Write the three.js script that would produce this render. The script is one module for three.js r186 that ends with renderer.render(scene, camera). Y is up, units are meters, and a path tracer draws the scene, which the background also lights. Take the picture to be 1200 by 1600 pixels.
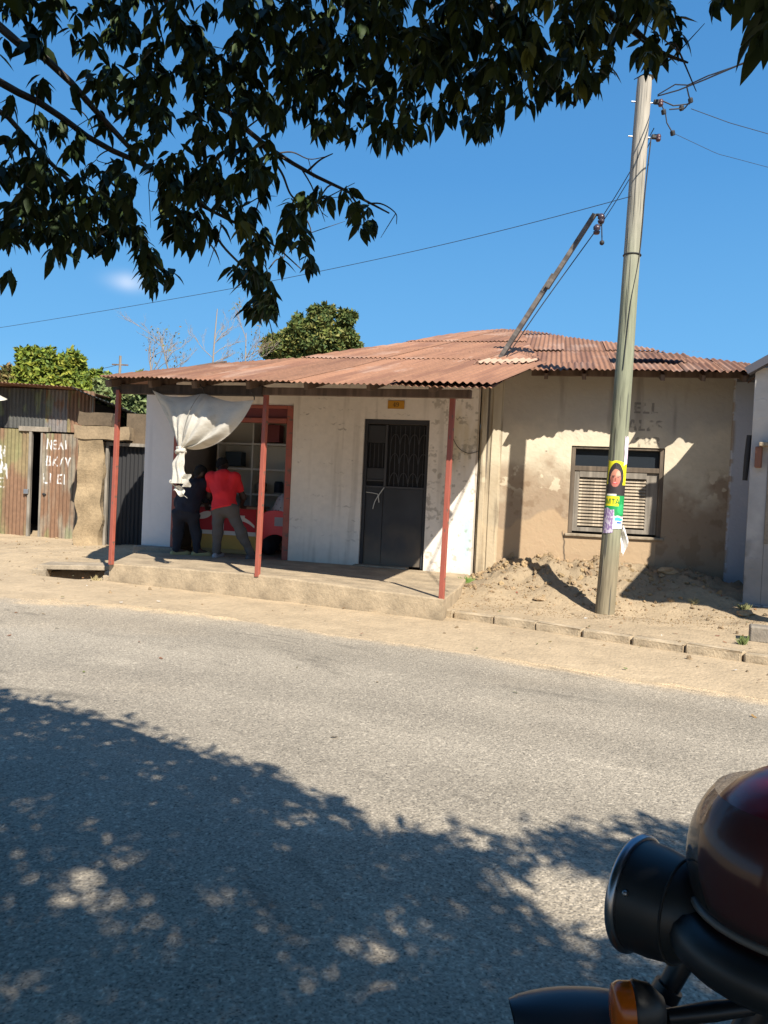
import * as THREE from 'three';
import { RoundedBoxGeometry } from 'three/addons/geometries/RoundedBoxGeometry.js';
import { MarchingCubes } from 'three/addons/objects/MarchingCubes.js';
import { mergeGeometries } from 'three/addons/utils/BufferGeometryUtils.js';

// ------------------------------------------------------------------ camera, sky, sun, exposure
const scene = new THREE.Scene();
const D2R = Math.PI / 180;
const EYE = 1.35;
const camera = new THREE.PerspectiveCamera(67.38, 0.75, 0.05, 900);
camera.rotation.order = 'YXZ';
camera.position.set(0, EYE, 0);
camera.rotation.set(-1.43 * D2R, 0, 2.6 * D2R);
camera.updateMatrixWorld(true);
const renderer = new THREE.WebGLRenderer({ antialias: true });
renderer.setSize(768, 1024);
renderer.toneMapping = THREE.LinearToneMapping;
renderer.toneMappingExposure = 2.0;
renderer.shadowMap.enabled = true;
renderer.shadowMap.type = THREE.PCFSoftShadowMap;
const SUNX = 0.43, SUNY = 0.96, SUNZ = 1.0;             // towards the sun, per metre of depth
const sun = new THREE.DirectionalLight(new THREE.Color(1.0, 0.93, 0.81), 4.7);
sun.position.set(SUNX * 30, SUNY * 30, SUNZ * 30 - 9);
sun.target.position.set(0, 0, -9);
sun.castShadow = true;
sun.shadow.mapSize.set(4096, 4096);
Object.assign(sun.shadow.camera, { left: -22, right: 22, top: 22, bottom: -22, near: 1, far: 120 });
sun.shadow.radius = 1;
scene.add(sun, sun.target);

// ------------------------------------------------------------------ small tools
let rs = 12345;
const seed = (n) => { rs = n >>> 0; };
const R = () => { rs = (rs + 0x6d2b79f5) | 0; let t = Math.imul(rs ^ (rs >>> 15), 1 | rs); t = (t + Math.imul(t ^ (t >>> 7), 61 | t)) ^ t; return ((t ^ (t >>> 14)) >>> 0) / 4294967296; };
const rr = (a, b) => a + (b - a) * R();
const V = (x, y, z) => new THREE.Vector3(x, y, z);
const clamp = (x, a = 0, b = 1) => (x < a ? a : x > b ? b : x);
const lerp = (a, b, t) => a + (b - a) * t;
const sst = (a, b, x) => { const t = clamp((x - a) / (b - a)); return t * t * (3 - 2 * t); };
const h3 = (x, y, z) => { let n = Math.imul(x, 374761393) ^ Math.imul(y, 668265263) ^ Math.imul(z, 1440662683); n = Math.imul(n ^ (n >>> 13), 1274126177); return ((n ^ (n >>> 16)) >>> 0) / 4294967296; };
function vn(x, y, s = 0, px = 0, py = 0) {             // value noise, periodic when px, py are given
  const xi = Math.floor(x), yi = Math.floor(y); let fx = x - xi, fy = y - yi;
  fx = fx * fx * (3 - 2 * fx); fy = fy * fy * (3 - 2 * fy);
  const wx = (k) => (px ? ((k % px) + px) % px : k), wy = (k) => (py ? ((k % py) + py) % py : k);
  const a = h3(wx(xi), wy(yi), s), b = h3(wx(xi + 1), wy(yi), s), c = h3(wx(xi), wy(yi + 1), s), d = h3(wx(xi + 1), wy(yi + 1), s);
  return a + (b - a) * fx + (c - a + (a - b - c + d) * fx) * fy;
}
function fbm(x, y, o = 4, s = 0, px = 0, py = 0) {
  let v = 0, a = 0.5, n = 0;
  for (let i = 0; i < o; i++) { v += a * vn(x, y, s + i * 17, px, py); n += a; a *= 0.5; x *= 2; y *= 2; px *= 2; py *= 2; }
  return v / n;
}
const toS = (c) => Math.round(255 * clamp(c <= 0.0031308 ? 12.92 * c : 1.055 * Math.pow(c, 1 / 2.4) - 0.055));
const toL = (b) => { b /= 255; return b <= 0.04045 ? b / 12.92 : Math.pow((b + 0.055) / 1.055, 2.4); };
function texOf(w, h, fn, rep = true, aniso = 8) {      // fn(u, v) -> linear rgb
  const d = new Uint8Array(w * h * 4);
  for (let j = 0; j < h; j++) for (let i = 0; i < w; i++) {
    const c = fn((i + 0.5) / w, (j + 0.5) / h), k = (j * w + i) * 4;
    d[k] = toS(c[0]); d[k + 1] = toS(c[1]); d[k + 2] = toS(c[2]); d[k + 3] = 255;
  }
  const t = new THREE.DataTexture(d, w, h); t.colorSpace = THREE.SRGBColorSpace;
  t.magFilter = THREE.LinearFilter; t.minFilter = THREE.LinearMipmapLinearFilter; t.generateMipmaps = true; t.anisotropy = aniso;
  t.wrapS = t.wrapT = rep ? THREE.RepeatWrapping : THREE.ClampToEdgeWrapping; t.needsUpdate = true;
  return t;
}
function bumpOf(w, h, fn) {                            // fn(u, v) -> 0..1
  const d = new Uint8Array(w * h * 4);
  for (let j = 0; j < h; j++) for (let i = 0; i < w; i++) { const c = Math.round(255 * clamp(fn((i + 0.5) / w, (j + 0.5) / h))), k = (j * w + i) * 4; d[k] = d[k + 1] = d[k + 2] = c; d[k + 3] = 255; }
  const t = new THREE.DataTexture(d, w, h); t.magFilter = THREE.LinearFilter; t.wrapS = t.wrapT = THREE.RepeatWrapping; t.needsUpdate = true;
  return t;
}
function canvasMask(w, h, draw) {                      // lettering as an alpha lookup, read back in wall metres
  const c = document.createElement('canvas'); c.width = w; c.height = h; const g = c.getContext('2d');
  g.fillStyle = '#000'; g.fillRect(0, 0, w, h); g.fillStyle = '#fff'; draw(g, w, h);
  const d = g.getImageData(0, 0, w, h).data;
  return (u, v) => { const x = clamp(Math.floor(u * w), 0, w - 1), y = clamp(Math.floor((1 - v) * h), 0, h - 1); return d[(y * w + x) * 4] / 255; };
}
function canvasTex(w, h, draw) {
  const c = document.createElement('canvas'); c.width = w; c.height = h; draw(c.getContext('2d'), w, h);
  const t = new THREE.CanvasTexture(c); t.colorSpace = THREE.SRGBColorSpace; t.anisotropy = 8; return t;
}
const repeated = (t, x, y) => { const k = t.clone(); k.repeat.set(x, y); k.needsUpdate = true; return k; };
const mat = (c, rough = 0.9, more = {}) => new THREE.MeshStandardMaterial({ color: Array.isArray(c) ? new THREE.Color().setRGB(...c) : c, roughness: rough, metalness: 0, ...more });
const phys = (c, rough, more = {}) => new THREE.MeshPhysicalMaterial({ color: new THREE.Color().setRGB(...c), roughness: rough, ...more });

// pixels of the 1200 x 1600 survey photograph turned into rays, used to measure where things stand
const EYEV = V(0, EYE, 0);
const ray = (x, y) => V((x - 600) / 1200, (800 - y) / 1200, -1).applyQuaternion(camera.quaternion);
const P = (x, y, d) => { const r = ray(x, y); return r.multiplyScalar(-d / r.z).add(EYEV); };
const G = (x, y, h = 0) => { const r = ray(x, y); return r.multiplyScalar((h - EYE) / r.y).add(EYEV); };
const onPlane = (x, y, o, n) => { const r = ray(x, y); const k = o.clone().sub(EYEV).dot(n) / r.dot(n); return r.multiplyScalar(k).add(EYEV); };
const toPx = (p) => { const q = p.clone().sub(EYEV).applyQuaternion(camera.quaternion.clone().invert()); return [600 - 1200 * q.x / q.z, 800 + 1200 * q.y / q.z, -q.z]; };

// ------------------------------------------------------------------ names, things, parts
const used = {};
const numbered = (n) => { const k = used[n] = (used[n] ?? -1) + 1; return k ? n + '_' + String(k).padStart(3, '0') : n; };
function tag(o, label, category, group) { o.userData.label = label; o.userData.category = category; if (group) o.userData.group = group; return o; }
function shade(m) { m.castShadow = true; m.receiveShadow = true; return m; }
function thing(name, label, category, p = V(0, 0, 0), turn = 0, group) {
  const o = new THREE.Group(); o.name = numbered(name); o.position.copy(p); o.rotation.y = turn; scene.add(o); return tag(o, label, category, group);
}
function part(name, geo, m, parent, label) {
  const g = Array.isArray(geo) ? (geo.length > 1 ? mergeGeometries(geo.map(plain)) : geo[0]) : geo;
  const o = shade(new THREE.Mesh(g, m)); o.name = name; if (label) o.userData.label = label; parent.add(o); return o;
}
function solo(name, geo, m, label, category, group) { const o = part(numbered(name), geo, m, scene); return tag(o, label, category, group); }
function struct(name, geo, m) { const o = part(numbered(name), geo, m, scene); o.userData.kind = 'structure'; return o; }
function plain(g) {
  let q = g.index ? g.toNonIndexed() : g;
  for (const k of Object.keys(q.attributes)) if (!['position', 'normal', 'uv'].includes(k)) q.deleteAttribute(k);
  if (!q.attributes.uv) q.setAttribute('uv', new THREE.BufferAttribute(new Float32Array(q.attributes.position.count * 2), 2));
  return q;
}
function boxUV(g, k = 1) {                             // uv in metres from the face direction
  const q = g.index ? g.toNonIndexed() : g, p = q.attributes.position, n = q.attributes.normal, uv = new Float32Array(p.count * 2);
  for (let i = 0; i < p.count; i++) {
    const ax = Math.abs(n.getX(i)), ay = Math.abs(n.getY(i)), az = Math.abs(n.getZ(i));
    const [u, v] = ay > ax && ay > az ? [p.getX(i), p.getZ(i)] : ax > az ? [p.getZ(i), p.getY(i)] : [p.getX(i), p.getY(i)];
    uv[2 * i] = u * k; uv[2 * i + 1] = v * k;
  }
  q.setAttribute('uv', new THREE.BufferAttribute(uv, 2)); return q;
}
// box from corner to corner, with softened edges when r is given
function bx(x0, x1, y0, y1, z0, z1, r = 0, k = 1) {
  const w = x1 - x0, h = y1 - y0, d = z1 - z0;
  const g = r ? new RoundedBoxGeometry(w, h, d, 1, Math.min(r, w / 2.01, h / 2.01, d / 2.01)) : new THREE.BoxGeometry(w, h, d);
  return boxUV(g.translate((x0 + x1) / 2, (y0 + y1) / 2, (z0 + z1) / 2), k);
}
function bar(a, b, w, h, r = 0, up = V(0, 1, 0)) {     // a squared timber from a to b
  const L = a.distanceTo(b), g = boxUV(r ? new RoundedBoxGeometry(w, h, L, 1, r) : new THREE.BoxGeometry(w, h, L), 1);
  const m = new THREE.Matrix4().lookAt(b, a, up).setPosition(a.clone().add(b).multiplyScalar(0.5));
  return g.applyMatrix4(m);
}
function grid(nu, nv, fn, uvf = null) {
  const p = [], uv = [], ix = [];
  for (let j = 0; j <= nv; j++) for (let i = 0; i <= nu; i++) {
    const q = fn(i / nu, j / nv, i, j); p.push(q.x ?? q[0], q.y ?? q[1], q.z ?? q[2]);
    const t = uvf ? uvf(i / nu, j / nv, q) : [i / nu, j / nv]; uv.push(t[0], t[1]);
  }
  for (let j = 0; j < nv; j++) for (let i = 0; i < nu; i++) { const a = j * (nu + 1) + i, b = a + 1, c = a + nu + 1, d = c + 1; ix.push(a, b, d, a, d, c); }
  const g = new THREE.BufferGeometry(); g.setAttribute('position', new THREE.Float32BufferAttribute(p, 3)); g.setAttribute('uv', new THREE.Float32BufferAttribute(uv, 2)); g.setIndex(ix); g.computeVertexNormals(); return g;
}
function tube(pts, r0, r1 = r0, seg = 24, rad = 6, wob = 0, cap = true) {
  const c = new THREE.CatmullRomCurve3(pts, false, 'centripetal'), L = c.getLength(), fr = c.computeFrenetFrames(seg, false);
  const g = grid(rad, seg, (u, v, i, j) => {
    const p = c.getPointAt(v), a = u * Math.PI * 2, r = lerp(r0, r1, v) * (1 + (wob ? wob * (vn(v * L * 4 + 7, Math.cos(a) * 1.5 + 3, 5) - 0.5) : 0)) * (cap && (v === 0 || v === 1) ? 0.82 : 1);
    return p.addScaledVector(fr.normals[j], Math.cos(a) * r).addScaledVector(fr.binormals[j], Math.sin(a) * r);
  }, (u, v) => [u * Math.PI * 2 * r0, v * L]);
  if (!cap) return g;
  const list = [plain(g)];
  for (const v of [0, 1]) { const r = (v ? r1 : r0) * 0.83; if (r < 0.004) continue; const d = new THREE.CircleGeometry(r, rad); d.lookAt(c.getTangentAt(v)); const q = c.getPointAt(v); d.translate(q.x, q.y, q.z); list.push(plain(d)); }
  return list.length > 1 ? mergeGeometries(list) : list[0];
}
const rod = (a, b, r0, r1 = r0, rad = 8) => tube([a, a.clone().lerp(b, 0.5), b], r0, r1, 2, rad);
function lathe(prof, seg = 24) { return new THREE.LatheGeometry(prof.map(([r, y]) => new THREE.Vector2(r, y)), seg); }

// ------------------------------------------------------------------ sky
{
  const w = 1024, h = 512, d = new Float32Array(w * h * 4), cl = ray(203, 441).normalize();
  const sunDir = V(SUNX, SUNY, SUNZ).normalize();
  const stops = [[-1, [0.25, 0.25, 0.24]], [-0.02, [0.22, 0.33, 0.47]], [0.02, [0.165, 0.345, 0.50]], [0.16, [0.09, 0.25, 0.455]], [0.38, [0.05, 0.172, 0.37]], [0.66, [0.031, 0.115, 0.275]], [1, [0.022, 0.085, 0.22]]];
  for (let j = 0; j < h; j++) for (let i = 0; i < w; i++) {
    const el = ((j + 0.5) / h - 0.5) * Math.PI, az = ((i + 0.5) / w - 0.5) * 2 * Math.PI, y = Math.sin(el), dx = Math.cos(el) * Math.cos(az), dz = Math.cos(el) * Math.sin(az);
    let k = 0; while (k < stops.length - 2 && y > stops[k + 1][0]) k++;
    const t = clamp((y - stops[k][0]) / (stops[k + 1][0] - stops[k][0])), c = stops[k][1].map((a, n) => lerp(a, stops[k + 1][1][n], t));
    const s = Math.max(0, dx * sunDir.x + y * sunDir.y + dz * sunDir.z), glow = 0.16 * Math.pow(s, 6) + 0.5 * Math.pow(s, 60);
    c[0] += glow; c[1] += glow; c[2] += glow * 0.95;
    const ca = (dx - cl.x) / 0.02, cb = (y - cl.y) / 0.008, cc = (dz - cl.z) / 0.02, q = Math.exp(-(ca * ca + cc * cc * 0.5) - cb * cb) * (0.4 + 0.6 * fbm(i / 3, j / 2, 3)) * 0.75;
    const o = (j * w + i) * 4; d[o] = lerp(c[0], 0.5, q); d[o + 1] = lerp(c[1], 0.53, q); d[o + 2] = lerp(c[2], 0.6, q); d[o + 3] = 1;
  }
  const t = new THREE.DataTexture(d, w, h, THREE.RGBAFormat, THREE.FloatType); t.mapping = THREE.EquirectangularReflectionMapping; t.magFilter = THREE.LinearFilter; t.minFilter = THREE.LinearFilter; t.needsUpdate = true;
  scene.background = t; scene.environment = t;
}

// ------------------------------------------------------------------ shared textures and materials
const sandCol = (x, y) => {
  const a = fbm(x * 4, y * 4, 5, 3, 12, 12), b = fbm(x * 28, y * 28, 3, 9, 84, 84), c = vn(x * 90, y * 90, 4, 270, 270);
  const k = 0.82 + 0.3 * (a - 0.5) + 0.26 * (b - 0.5) + (c > 0.93 ? -0.2 : c < 0.05 ? 0.12 : 0);
  return [0.46 * k, 0.352 * k, 0.226 * k];
};
const sandMap = texOf(1024, 1024, (u, v) => sandCol(u * 3, v * 3));
const sandBump = bumpOf(1024, 1024, (u, v) => 0.5 * fbm(u * 24, v * 24, 4, 31, 24, 24) + 0.5 * fbm(u * 160, v * 160, 2, 33, 160, 160));
const M = {};
M.sand = mat('#ffffff', 1, { map: sandMap, bumpMap: sandBump, bumpScale: 0.012 });
M.soil = mat('#ffffff', 1, { map: sandMap, bumpMap: sandBump, bumpScale: 0.014, vertexColors: true });
M.road = mat('#ffffff', 0.93, {
  vertexColors: true, bumpScale: 0.004,
  map: texOf(1024, 1024, (u, v) => {
    const big = fbm(u * 5, v * 5, 3, 51, 5, 5), st = vn(u * 190, v * 190, 52, 190, 190), st2 = vn(u * 380, v * 380, 53, 380, 380);
    let k = 0.235 + 0.05 * (big - 0.5) + 0.125 * (st - 0.5) + 0.145 * (st2 - 0.5);
    if (st > 0.86) k += 0.07; if (st2 < 0.12) k -= 0.07;
    return [k * 1.14, k * 0.985, k * 0.765];
  }),
  bumpMap: bumpOf(1024, 1024, (u, v) => 0.5 * vn(u * 190, v * 190, 52, 190, 190) + 0.5 * vn(u * 380, v * 380, 53, 380, 380)),
});
const concTex = texOf(512, 512, (u, v) => { const a = fbm(u * 5, v * 5, 5, 71, 5, 5), b = fbm(u * 40, v * 40, 2, 72, 40, 40), k = 0.75 + 0.6 * (a - 0.5) + 0.3 * (b - 0.5); return [0.37 * k, 0.30 * k, 0.215 * k]; });
const concBump = bumpOf(512, 512, (u, v) => 0.6 * fbm(u * 10, v * 10, 5, 73, 10, 10) + 0.4 * vn(u * 90, v * 90, 74, 90, 90));
M.concrete = mat('#ffffff', 0.95, { map: concTex, bumpMap: concBump, bumpScale: 0.004 });
M.greyConcrete = mat([0.8, 0.85, 0.95], 0.95, { map: concTex, bumpMap: concBump, bumpScale: 0.005 });
M.kerb = mat([1.25, 1.22, 1.15], 0.95, { map: concTex, bumpMap: concBump, bumpScale: 0.006 });
M.tar = mat([0.03, 0.032, 0.03], 0.95);
M.dark = mat([0.012, 0.012, 0.014], 0.9);
const rustCol = (u, v, tone = 0) => {                  // u, v in metres along and up the sheet
  const st = fbm(u * 5, v * 0.5, 4, 91), b = fbm(u * 2.2, v * 1.6, 4, 92), f = fbm(u * 30, v * 30, 2, 93), k = 0.84 + 0.5 * (st - 0.5) + 0.25 * (f - 0.5) + tone;
  const g = sst(0.60, 0.74, b) * 0.4, dk = sst(0.52, 0.68, fbm(u * 6, v * 0.8, 3, 95)) * 0.5;
  const c = [0.275 * k, 0.135 * k, 0.078 * k];
  return [lerp(lerp(c[0], 0.34, g), 0.13, dk), lerp(lerp(c[1], 0.235, g), 0.055, dk), lerp(lerp(c[2], 0.185, g), 0.035, dk)];
};
const rustBump = bumpOf(512, 512, (u, v) => fbm(u * 30, v * 30, 3, 98, 30, 30));
M.rust = [0, 0.06, -0.14, 0.02].map((t, i) => mat('#ffffff', 0.85, { map: texOf(512, 512, (u, v) => rustCol(u * 4 + i * 9, v * 4 + i * 5, t)), bumpMap: rustBump, bumpScale: 0.004 }));
M.rust.forEach((m) => m.map.repeat.set(0.25, 0.25));
M.rustLight = mat([0.40, 0.27, 0.19], 0.9, { bumpMap: rustBump, bumpScale: 0.004 });
const woodTex = (c1, c2, s) => texOf(256, 1024, (u, v) => { const g = fbm(u * 26, v * 3, 4, s, 26, 3), b = fbm(u * 3, v * 4, 4, s + 5, 3, 4), k = clamp(0.5 + 1.6 * (g - 0.5)), q = 0.8 + 0.5 * (b - 0.5); return [lerp(c1[0], c2[0], k) * q, lerp(c1[1], c2[1], k) * q, lerp(c1[2], c2[2], k) * q]; });
M.oldWood = mat('#ffffff', 0.9, { map: woodTex([0.09, 0.06, 0.045], [0.2, 0.14, 0.105], 111) });
M.mastWood = mat('#ffffff', 0.9, { map: woodTex([0.08, 0.07, 0.065], [0.2, 0.175, 0.155], 121) });
M.darkWood = mat('#ffffff', 0.9, { map: woodTex([0.03, 0.024, 0.022], [0.08, 0.06, 0.05], 111) });
M.greyWood = mat('#ffffff', 0.9, { map: woodTex([0.16, 0.14, 0.115], [0.34, 0.30, 0.25], 121) });
M.redPaint = mat('#ffffff', 0.6, { map: texOf(256, 512, (u, v) => { const a = fbm(u * 4, v * 10, 4, 131, 4, 10), k = 0.9 + 0.5 * (a - 0.5), w = sst(0.68, 0.76, fbm(u * 9, v * 20, 3, 133, 9, 20)); return [lerp(0.33 * k, 0.15, w), lerp(0.085 * k, 0.08, w), lerp(0.056 * k, 0.06, w)]; }) });
M.maroon = mat([0.14, 0.022, 0.022], 0.55);
M.wire = mat([0.02, 0.02, 0.022], 0.7);
M.metal = mat([0.35, 0.35, 0.36], 0.4, { metalness: 0.9 });
M.chrome = mat([0.75, 0.76, 0.78], 0.14, { metalness: 1 });
M.rubber = mat([0.016, 0.016, 0.017], 0.85);
M.blackPaint = phys([0.009, 0.01, 0.012], 0.5, { clearcoat: 0.25, clearcoatRoughness: 0.35 });
M.lampRim = mat([0.3, 0.32, 0.36], 0.3, { metalness: 1 });
M.glassDark = mat([0.02, 0.025, 0.032], 0.15);

// ------------------------------------------------------------------ ground, road, verge, kerb
const plin = (a, x) => { let i = 0; while (i < a.length - 2 && x > a[i + 1][0]) i++; const t = (x - a[i][0]) / (a[i + 1][0] - a[i][0]); return lerp(a[i][1], a[i + 1][1], t); };
const smoothLin = (a, x, w = 0.5) => (plin(a, x - w) + 2 * plin(a, x) + plin(a, x + w)) / 4;
const KERB = [[-45, -23], [-9, -12.4], [-5.5, -10.95], [-3.64, -10.27], [-1.55, -9.56], [0.7, -8.6], [1.4, -8.04], [2.15, -7.58], [2.73, -7.1], [3.4, -6.65], [6, -4.7], [40, 22]];
const EDGE = [[-45, -21], [-9, -10.1], [-4.24, -8.6], [-2.75, -8.37], [-1.61, -7.95], [-0.56, -7.36], [0.62, -6.8], [1.39, -6.36], [2.05, -5.94], [2.81, -5.47], [6, -3.3], [40, 23]];
const zKerb = (x) => smoothLin(KERB, x), zEdge = (x) => smoothLin(EDGE, x);
const HO = V(1.35, 0, -11.2), HT = 12 * D2R, HU = V(Math.cos(HT), 0, Math.sin(HT)), HN = V(-Math.sin(HT), 0, Math.cos(HT));   // the house's front wall
const toHouse = (x, z) => { const dx = x - HO.x, dz = z - HO.z; return [dx * HU.x + dz * HU.z, dx * HN.x + dz * HN.z]; };
const H = (x, y, z) => HO.clone().addScaledVector(HU, x).addScaledVector(HN, z).setY(y);
const onWall = (x, y, off = 0) => { const p = onPlane(x, y, HO.clone().addScaledVector(HN, off), HN), [lx] = toHouse(p.x, p.z); return V(lx, p.y, off); };
const MOUND = [[-0.5, 0.05], [0, 0.2], [0.3, 0.42], [0.54, 0.54], [1.07, 0.66], [1.7, 0.56], [2.31, 0.5], [3.4, 0.34], [4.2, 0.2]];
function groundY(x, z) {
  const q = (zKerb(x) - z) * 0.86;
  const n = (fbm(x * 0.9, z * 0.9, 3, 201) - 0.5) * 0.1 + (fbm(x * 5, z * 5, 3, 202) - 0.5) * 0.035;
  const kerbed = sst(-3.9, -3.5, x);
  let y = lerp(-0.03 + sst(-0.1, 1.2, q) * 0.11, -0.03 + sst(0.01, 0.05, q) * 0.105, kerbed) + sst(0.2, 1.5, q) * n * 1.2 + sst(1.6, 3, q) * sst(2.6, 3.6, x) * 0.08;
  const [lx, lz] = toHouse(x, z);
  if (lx > -0.5 && lx < 4.2 && lz > -1 && lz < 2.6) {
    const m = plin(MOUND, lx), f = 1 - sst(0.05, 1.75 + 0.5 * (vn(lx * 1.7, 3, 6) - 0.5), lz);
    y += Math.max(0, m - 0.08) * f * (0.82 + 0.5 * (fbm(x * 2.3, z * 2.3, 3, 205) - 0.3)) + f * (fbm(x * 7, z * 7, 4, 206) - 0.5) * 0.24 * sst(-0.4, 0.4, lx);
  }
  if (z < -11.5 && x < -4) y += sst(-11.5, -14, z) * 0.06;
  const hx = (x + 4.3) / 0.5, hz = (z + 10.86 + (x + 4.3) * 0.05) / 0.3; // the open end of the drain
  y -= 0.34 * sst(1.15, 0.75, Math.hypot(hx, hz));
  return y;
}
{
  const ax = [], az = [];
  for (let x = -400; x < -60; x += 60) ax.push(x); for (let x = -60; x < -10; x += 2.5) ax.push(x); for (let x = -10; x < 6.5; x += 0.055) ax.push(x); for (let x = 6.5; x < 60; x += 2.5) ax.push(x); for (let x = 60; x <= 400; x += 60) ax.push(x);
  for (let z = -600; z < -60; z += 60) az.push(z); for (let z = -60; z < -17; z += 2) az.push(z); for (let z = -17; z < -5; z += 0.055) az.push(z); for (let z = -5; z < 60; z += 2.5) az.push(z); for (let z = 60; z <= 400; z += 60) az.push(z);
  const gg = grid(ax.length - 1, az.length - 1, (u, v, i, j) => { const x = ax[i], z = az[az.length - 1 - j]; return [x, groundY(x, z), z]; }, (u, v, q) => [q[0] / 3, q[2] / 3]), gp = gg.attributes.position, gc = new Float32Array(gp.count * 3);
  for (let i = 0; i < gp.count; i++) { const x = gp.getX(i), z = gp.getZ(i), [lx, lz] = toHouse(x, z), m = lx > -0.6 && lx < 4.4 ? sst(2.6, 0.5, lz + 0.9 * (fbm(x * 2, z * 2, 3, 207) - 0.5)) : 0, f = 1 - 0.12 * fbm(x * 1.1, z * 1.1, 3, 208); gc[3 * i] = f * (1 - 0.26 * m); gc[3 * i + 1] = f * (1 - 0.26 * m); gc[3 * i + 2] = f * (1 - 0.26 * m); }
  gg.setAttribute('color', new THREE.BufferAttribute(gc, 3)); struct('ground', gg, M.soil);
}
{
  const ss = [], tt = [0, 0.04];
  for (let x = -45; x < -9; x += 3) ss.push(x); for (let x = -9; x < 5; x += 0.05) ss.push(x); for (let x = 5; x <= 40; x += 2.5) ss.push(x);
  for (let t = 0.08; t < 1.6; t += 0.05) tt.push(t); for (let t = 1.6; t <= 6.5; t += 0.09) tt.push(t); for (let t = 6.6; t <= 9; t += 0.4) tt.push(t);
  const g = grid(ss.length - 1, tt.length - 1, (u, v, i, j) => { const x = ss[i], t = tt[j] - 0.25; return [x + t * 0.45, 0, zEdge(x) + t * 0.89]; }, (u, v, q) => [q[0] / 1.9, q[2] / 1.9]);
  const p = g.attributes.position, c = new Float32Array(p.count * 3);
  for (let i = 0; i < p.count; i++) {
    const x = p.getX(i), z = p.getZ(i), j = Math.floor(i / ss.length), t = tt[j] - 0.25;
    const dust = Math.min(1, sst(0.5, -0.02, t + 0.5 * (fbm(x * 1.6, z * 1.6, 4, 221) - 0.5) + 0.25 * (vn(x * 14, z * 14, 222) - 0.5)) + 0.12 * sst(0.9, 0, t)) * 0.97 + 0.1 * sst(0.45, 0.75, fbm(x * 0.5, z * 0.8, 3, 223));
    const wu = x * 0.89 - z * 0.45, crack = sst(0.012, 0.0, Math.abs(fbm(wu * 0.55, t * 1.3, 4, 227) - 0.5)) * sst(0.5, 0.62, fbm(wu * 0.7, t * 0.7, 2, 228)), spot = sst(0.72, 0.8, fbm(wu * 1.7, t * 2.6, 4, 229)), dark = sst(0.7, 0.85, fbm(wu * 2.2, t * 3.5, 4, 230));
    const wear = (1 + 0.34 * (fbm(wu * 0.22, t * 1.1, 4, 225) - 0.5) + 0.07 * Math.sin(t * 3.6)) * (1 - 0.35 * crack) * (1 - 0.25 * dark) * (1 + 0.16 * spot);
    c[3 * i] = wear * lerp(1, 1.9, dust); c[3 * i + 1] = wear * lerp(1, 1.64, dust); c[3 * i + 2] = wear * lerp(1, 1.3, dust);
  }
  g.setAttribute('color', new THREE.BufferAttribute(c, 3));
  struct('road', g, M.road);
  const g2 = grid(ss.length - 1, 14, (u, v, i) => {
    const x = ss[i], jag = 0.34 * (fbm(x * 2.2, 1.7, 4, 231) - 0.5) + 0.1 * (vn(x * 17, 5, 233) - 0.5), a = zEdge(x) + jag + 0.06, b = zKerb(x) - 0.1 + 0.27 * sst(-3.7, -3.95, x), z = lerp(a, b, v);
    const k = Math.sin(v * Math.PI); return [x, lerp(0.0006, 0.0045, Math.min(1, v * 5)) + 0.02 * k * fbm(x * 3, z * 3, 3, 237), z];
  }, (u, v, q) => [q[0] / 3 + 0.3, q[2] / 3]);
  struct('sandy_verge', g2, M.sand);
}
{
  const kerb = new THREE.Group(); kerb.name = numbered('kerb'); kerb.userData.kind = 'structure'; scene.add(kerb);
  seed(41);
  const geos = [0, 1, 2, 3].map((i) => {
    const g = boxUV(new RoundedBoxGeometry(0.475, 0.24, 0.13, 2, 0.016), 1), p = g.attributes.position;
    for (let k = 0; k < p.count; k++) { const x = p.getX(k), y = p.getY(k), z = p.getZ(k), a = (h3(Math.round(x * 300), Math.round(y * 300) + i * 77, Math.round(z * 300)) - 0.5) * 0.012; p.setXYZ(k, x + a, y + a * 0.8, z + a); }
    g.computeVertexNormals(); return g;
  });
  let x = -3.72;
  while (x < 5.6) {
    const z0 = zKerb(x), dx = 0.1, dz = zKerb(x + dx) - z0, l = Math.hypot(dx, dz), len = 0.49, nx = x + dx / l * len, nz = zKerb(nx);
    const o = part('kerb_stone', geos[Math.floor(R() * 4)], M.kerb, kerb);
    o.position.set((x + nx) / 2, -0.032 + rr(-0.008, 0.008) - (x < -1.5 ? 0.012 : 0), (z0 + nz) / 2 - 0.03); o.rotation.set(rr(-0.03, 0.03), -Math.atan2(nz - z0, nx - x) + rr(-0.012, 0.012), rr(-0.012, 0.012));
    x = nx + 0.001;
  }
}
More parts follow.
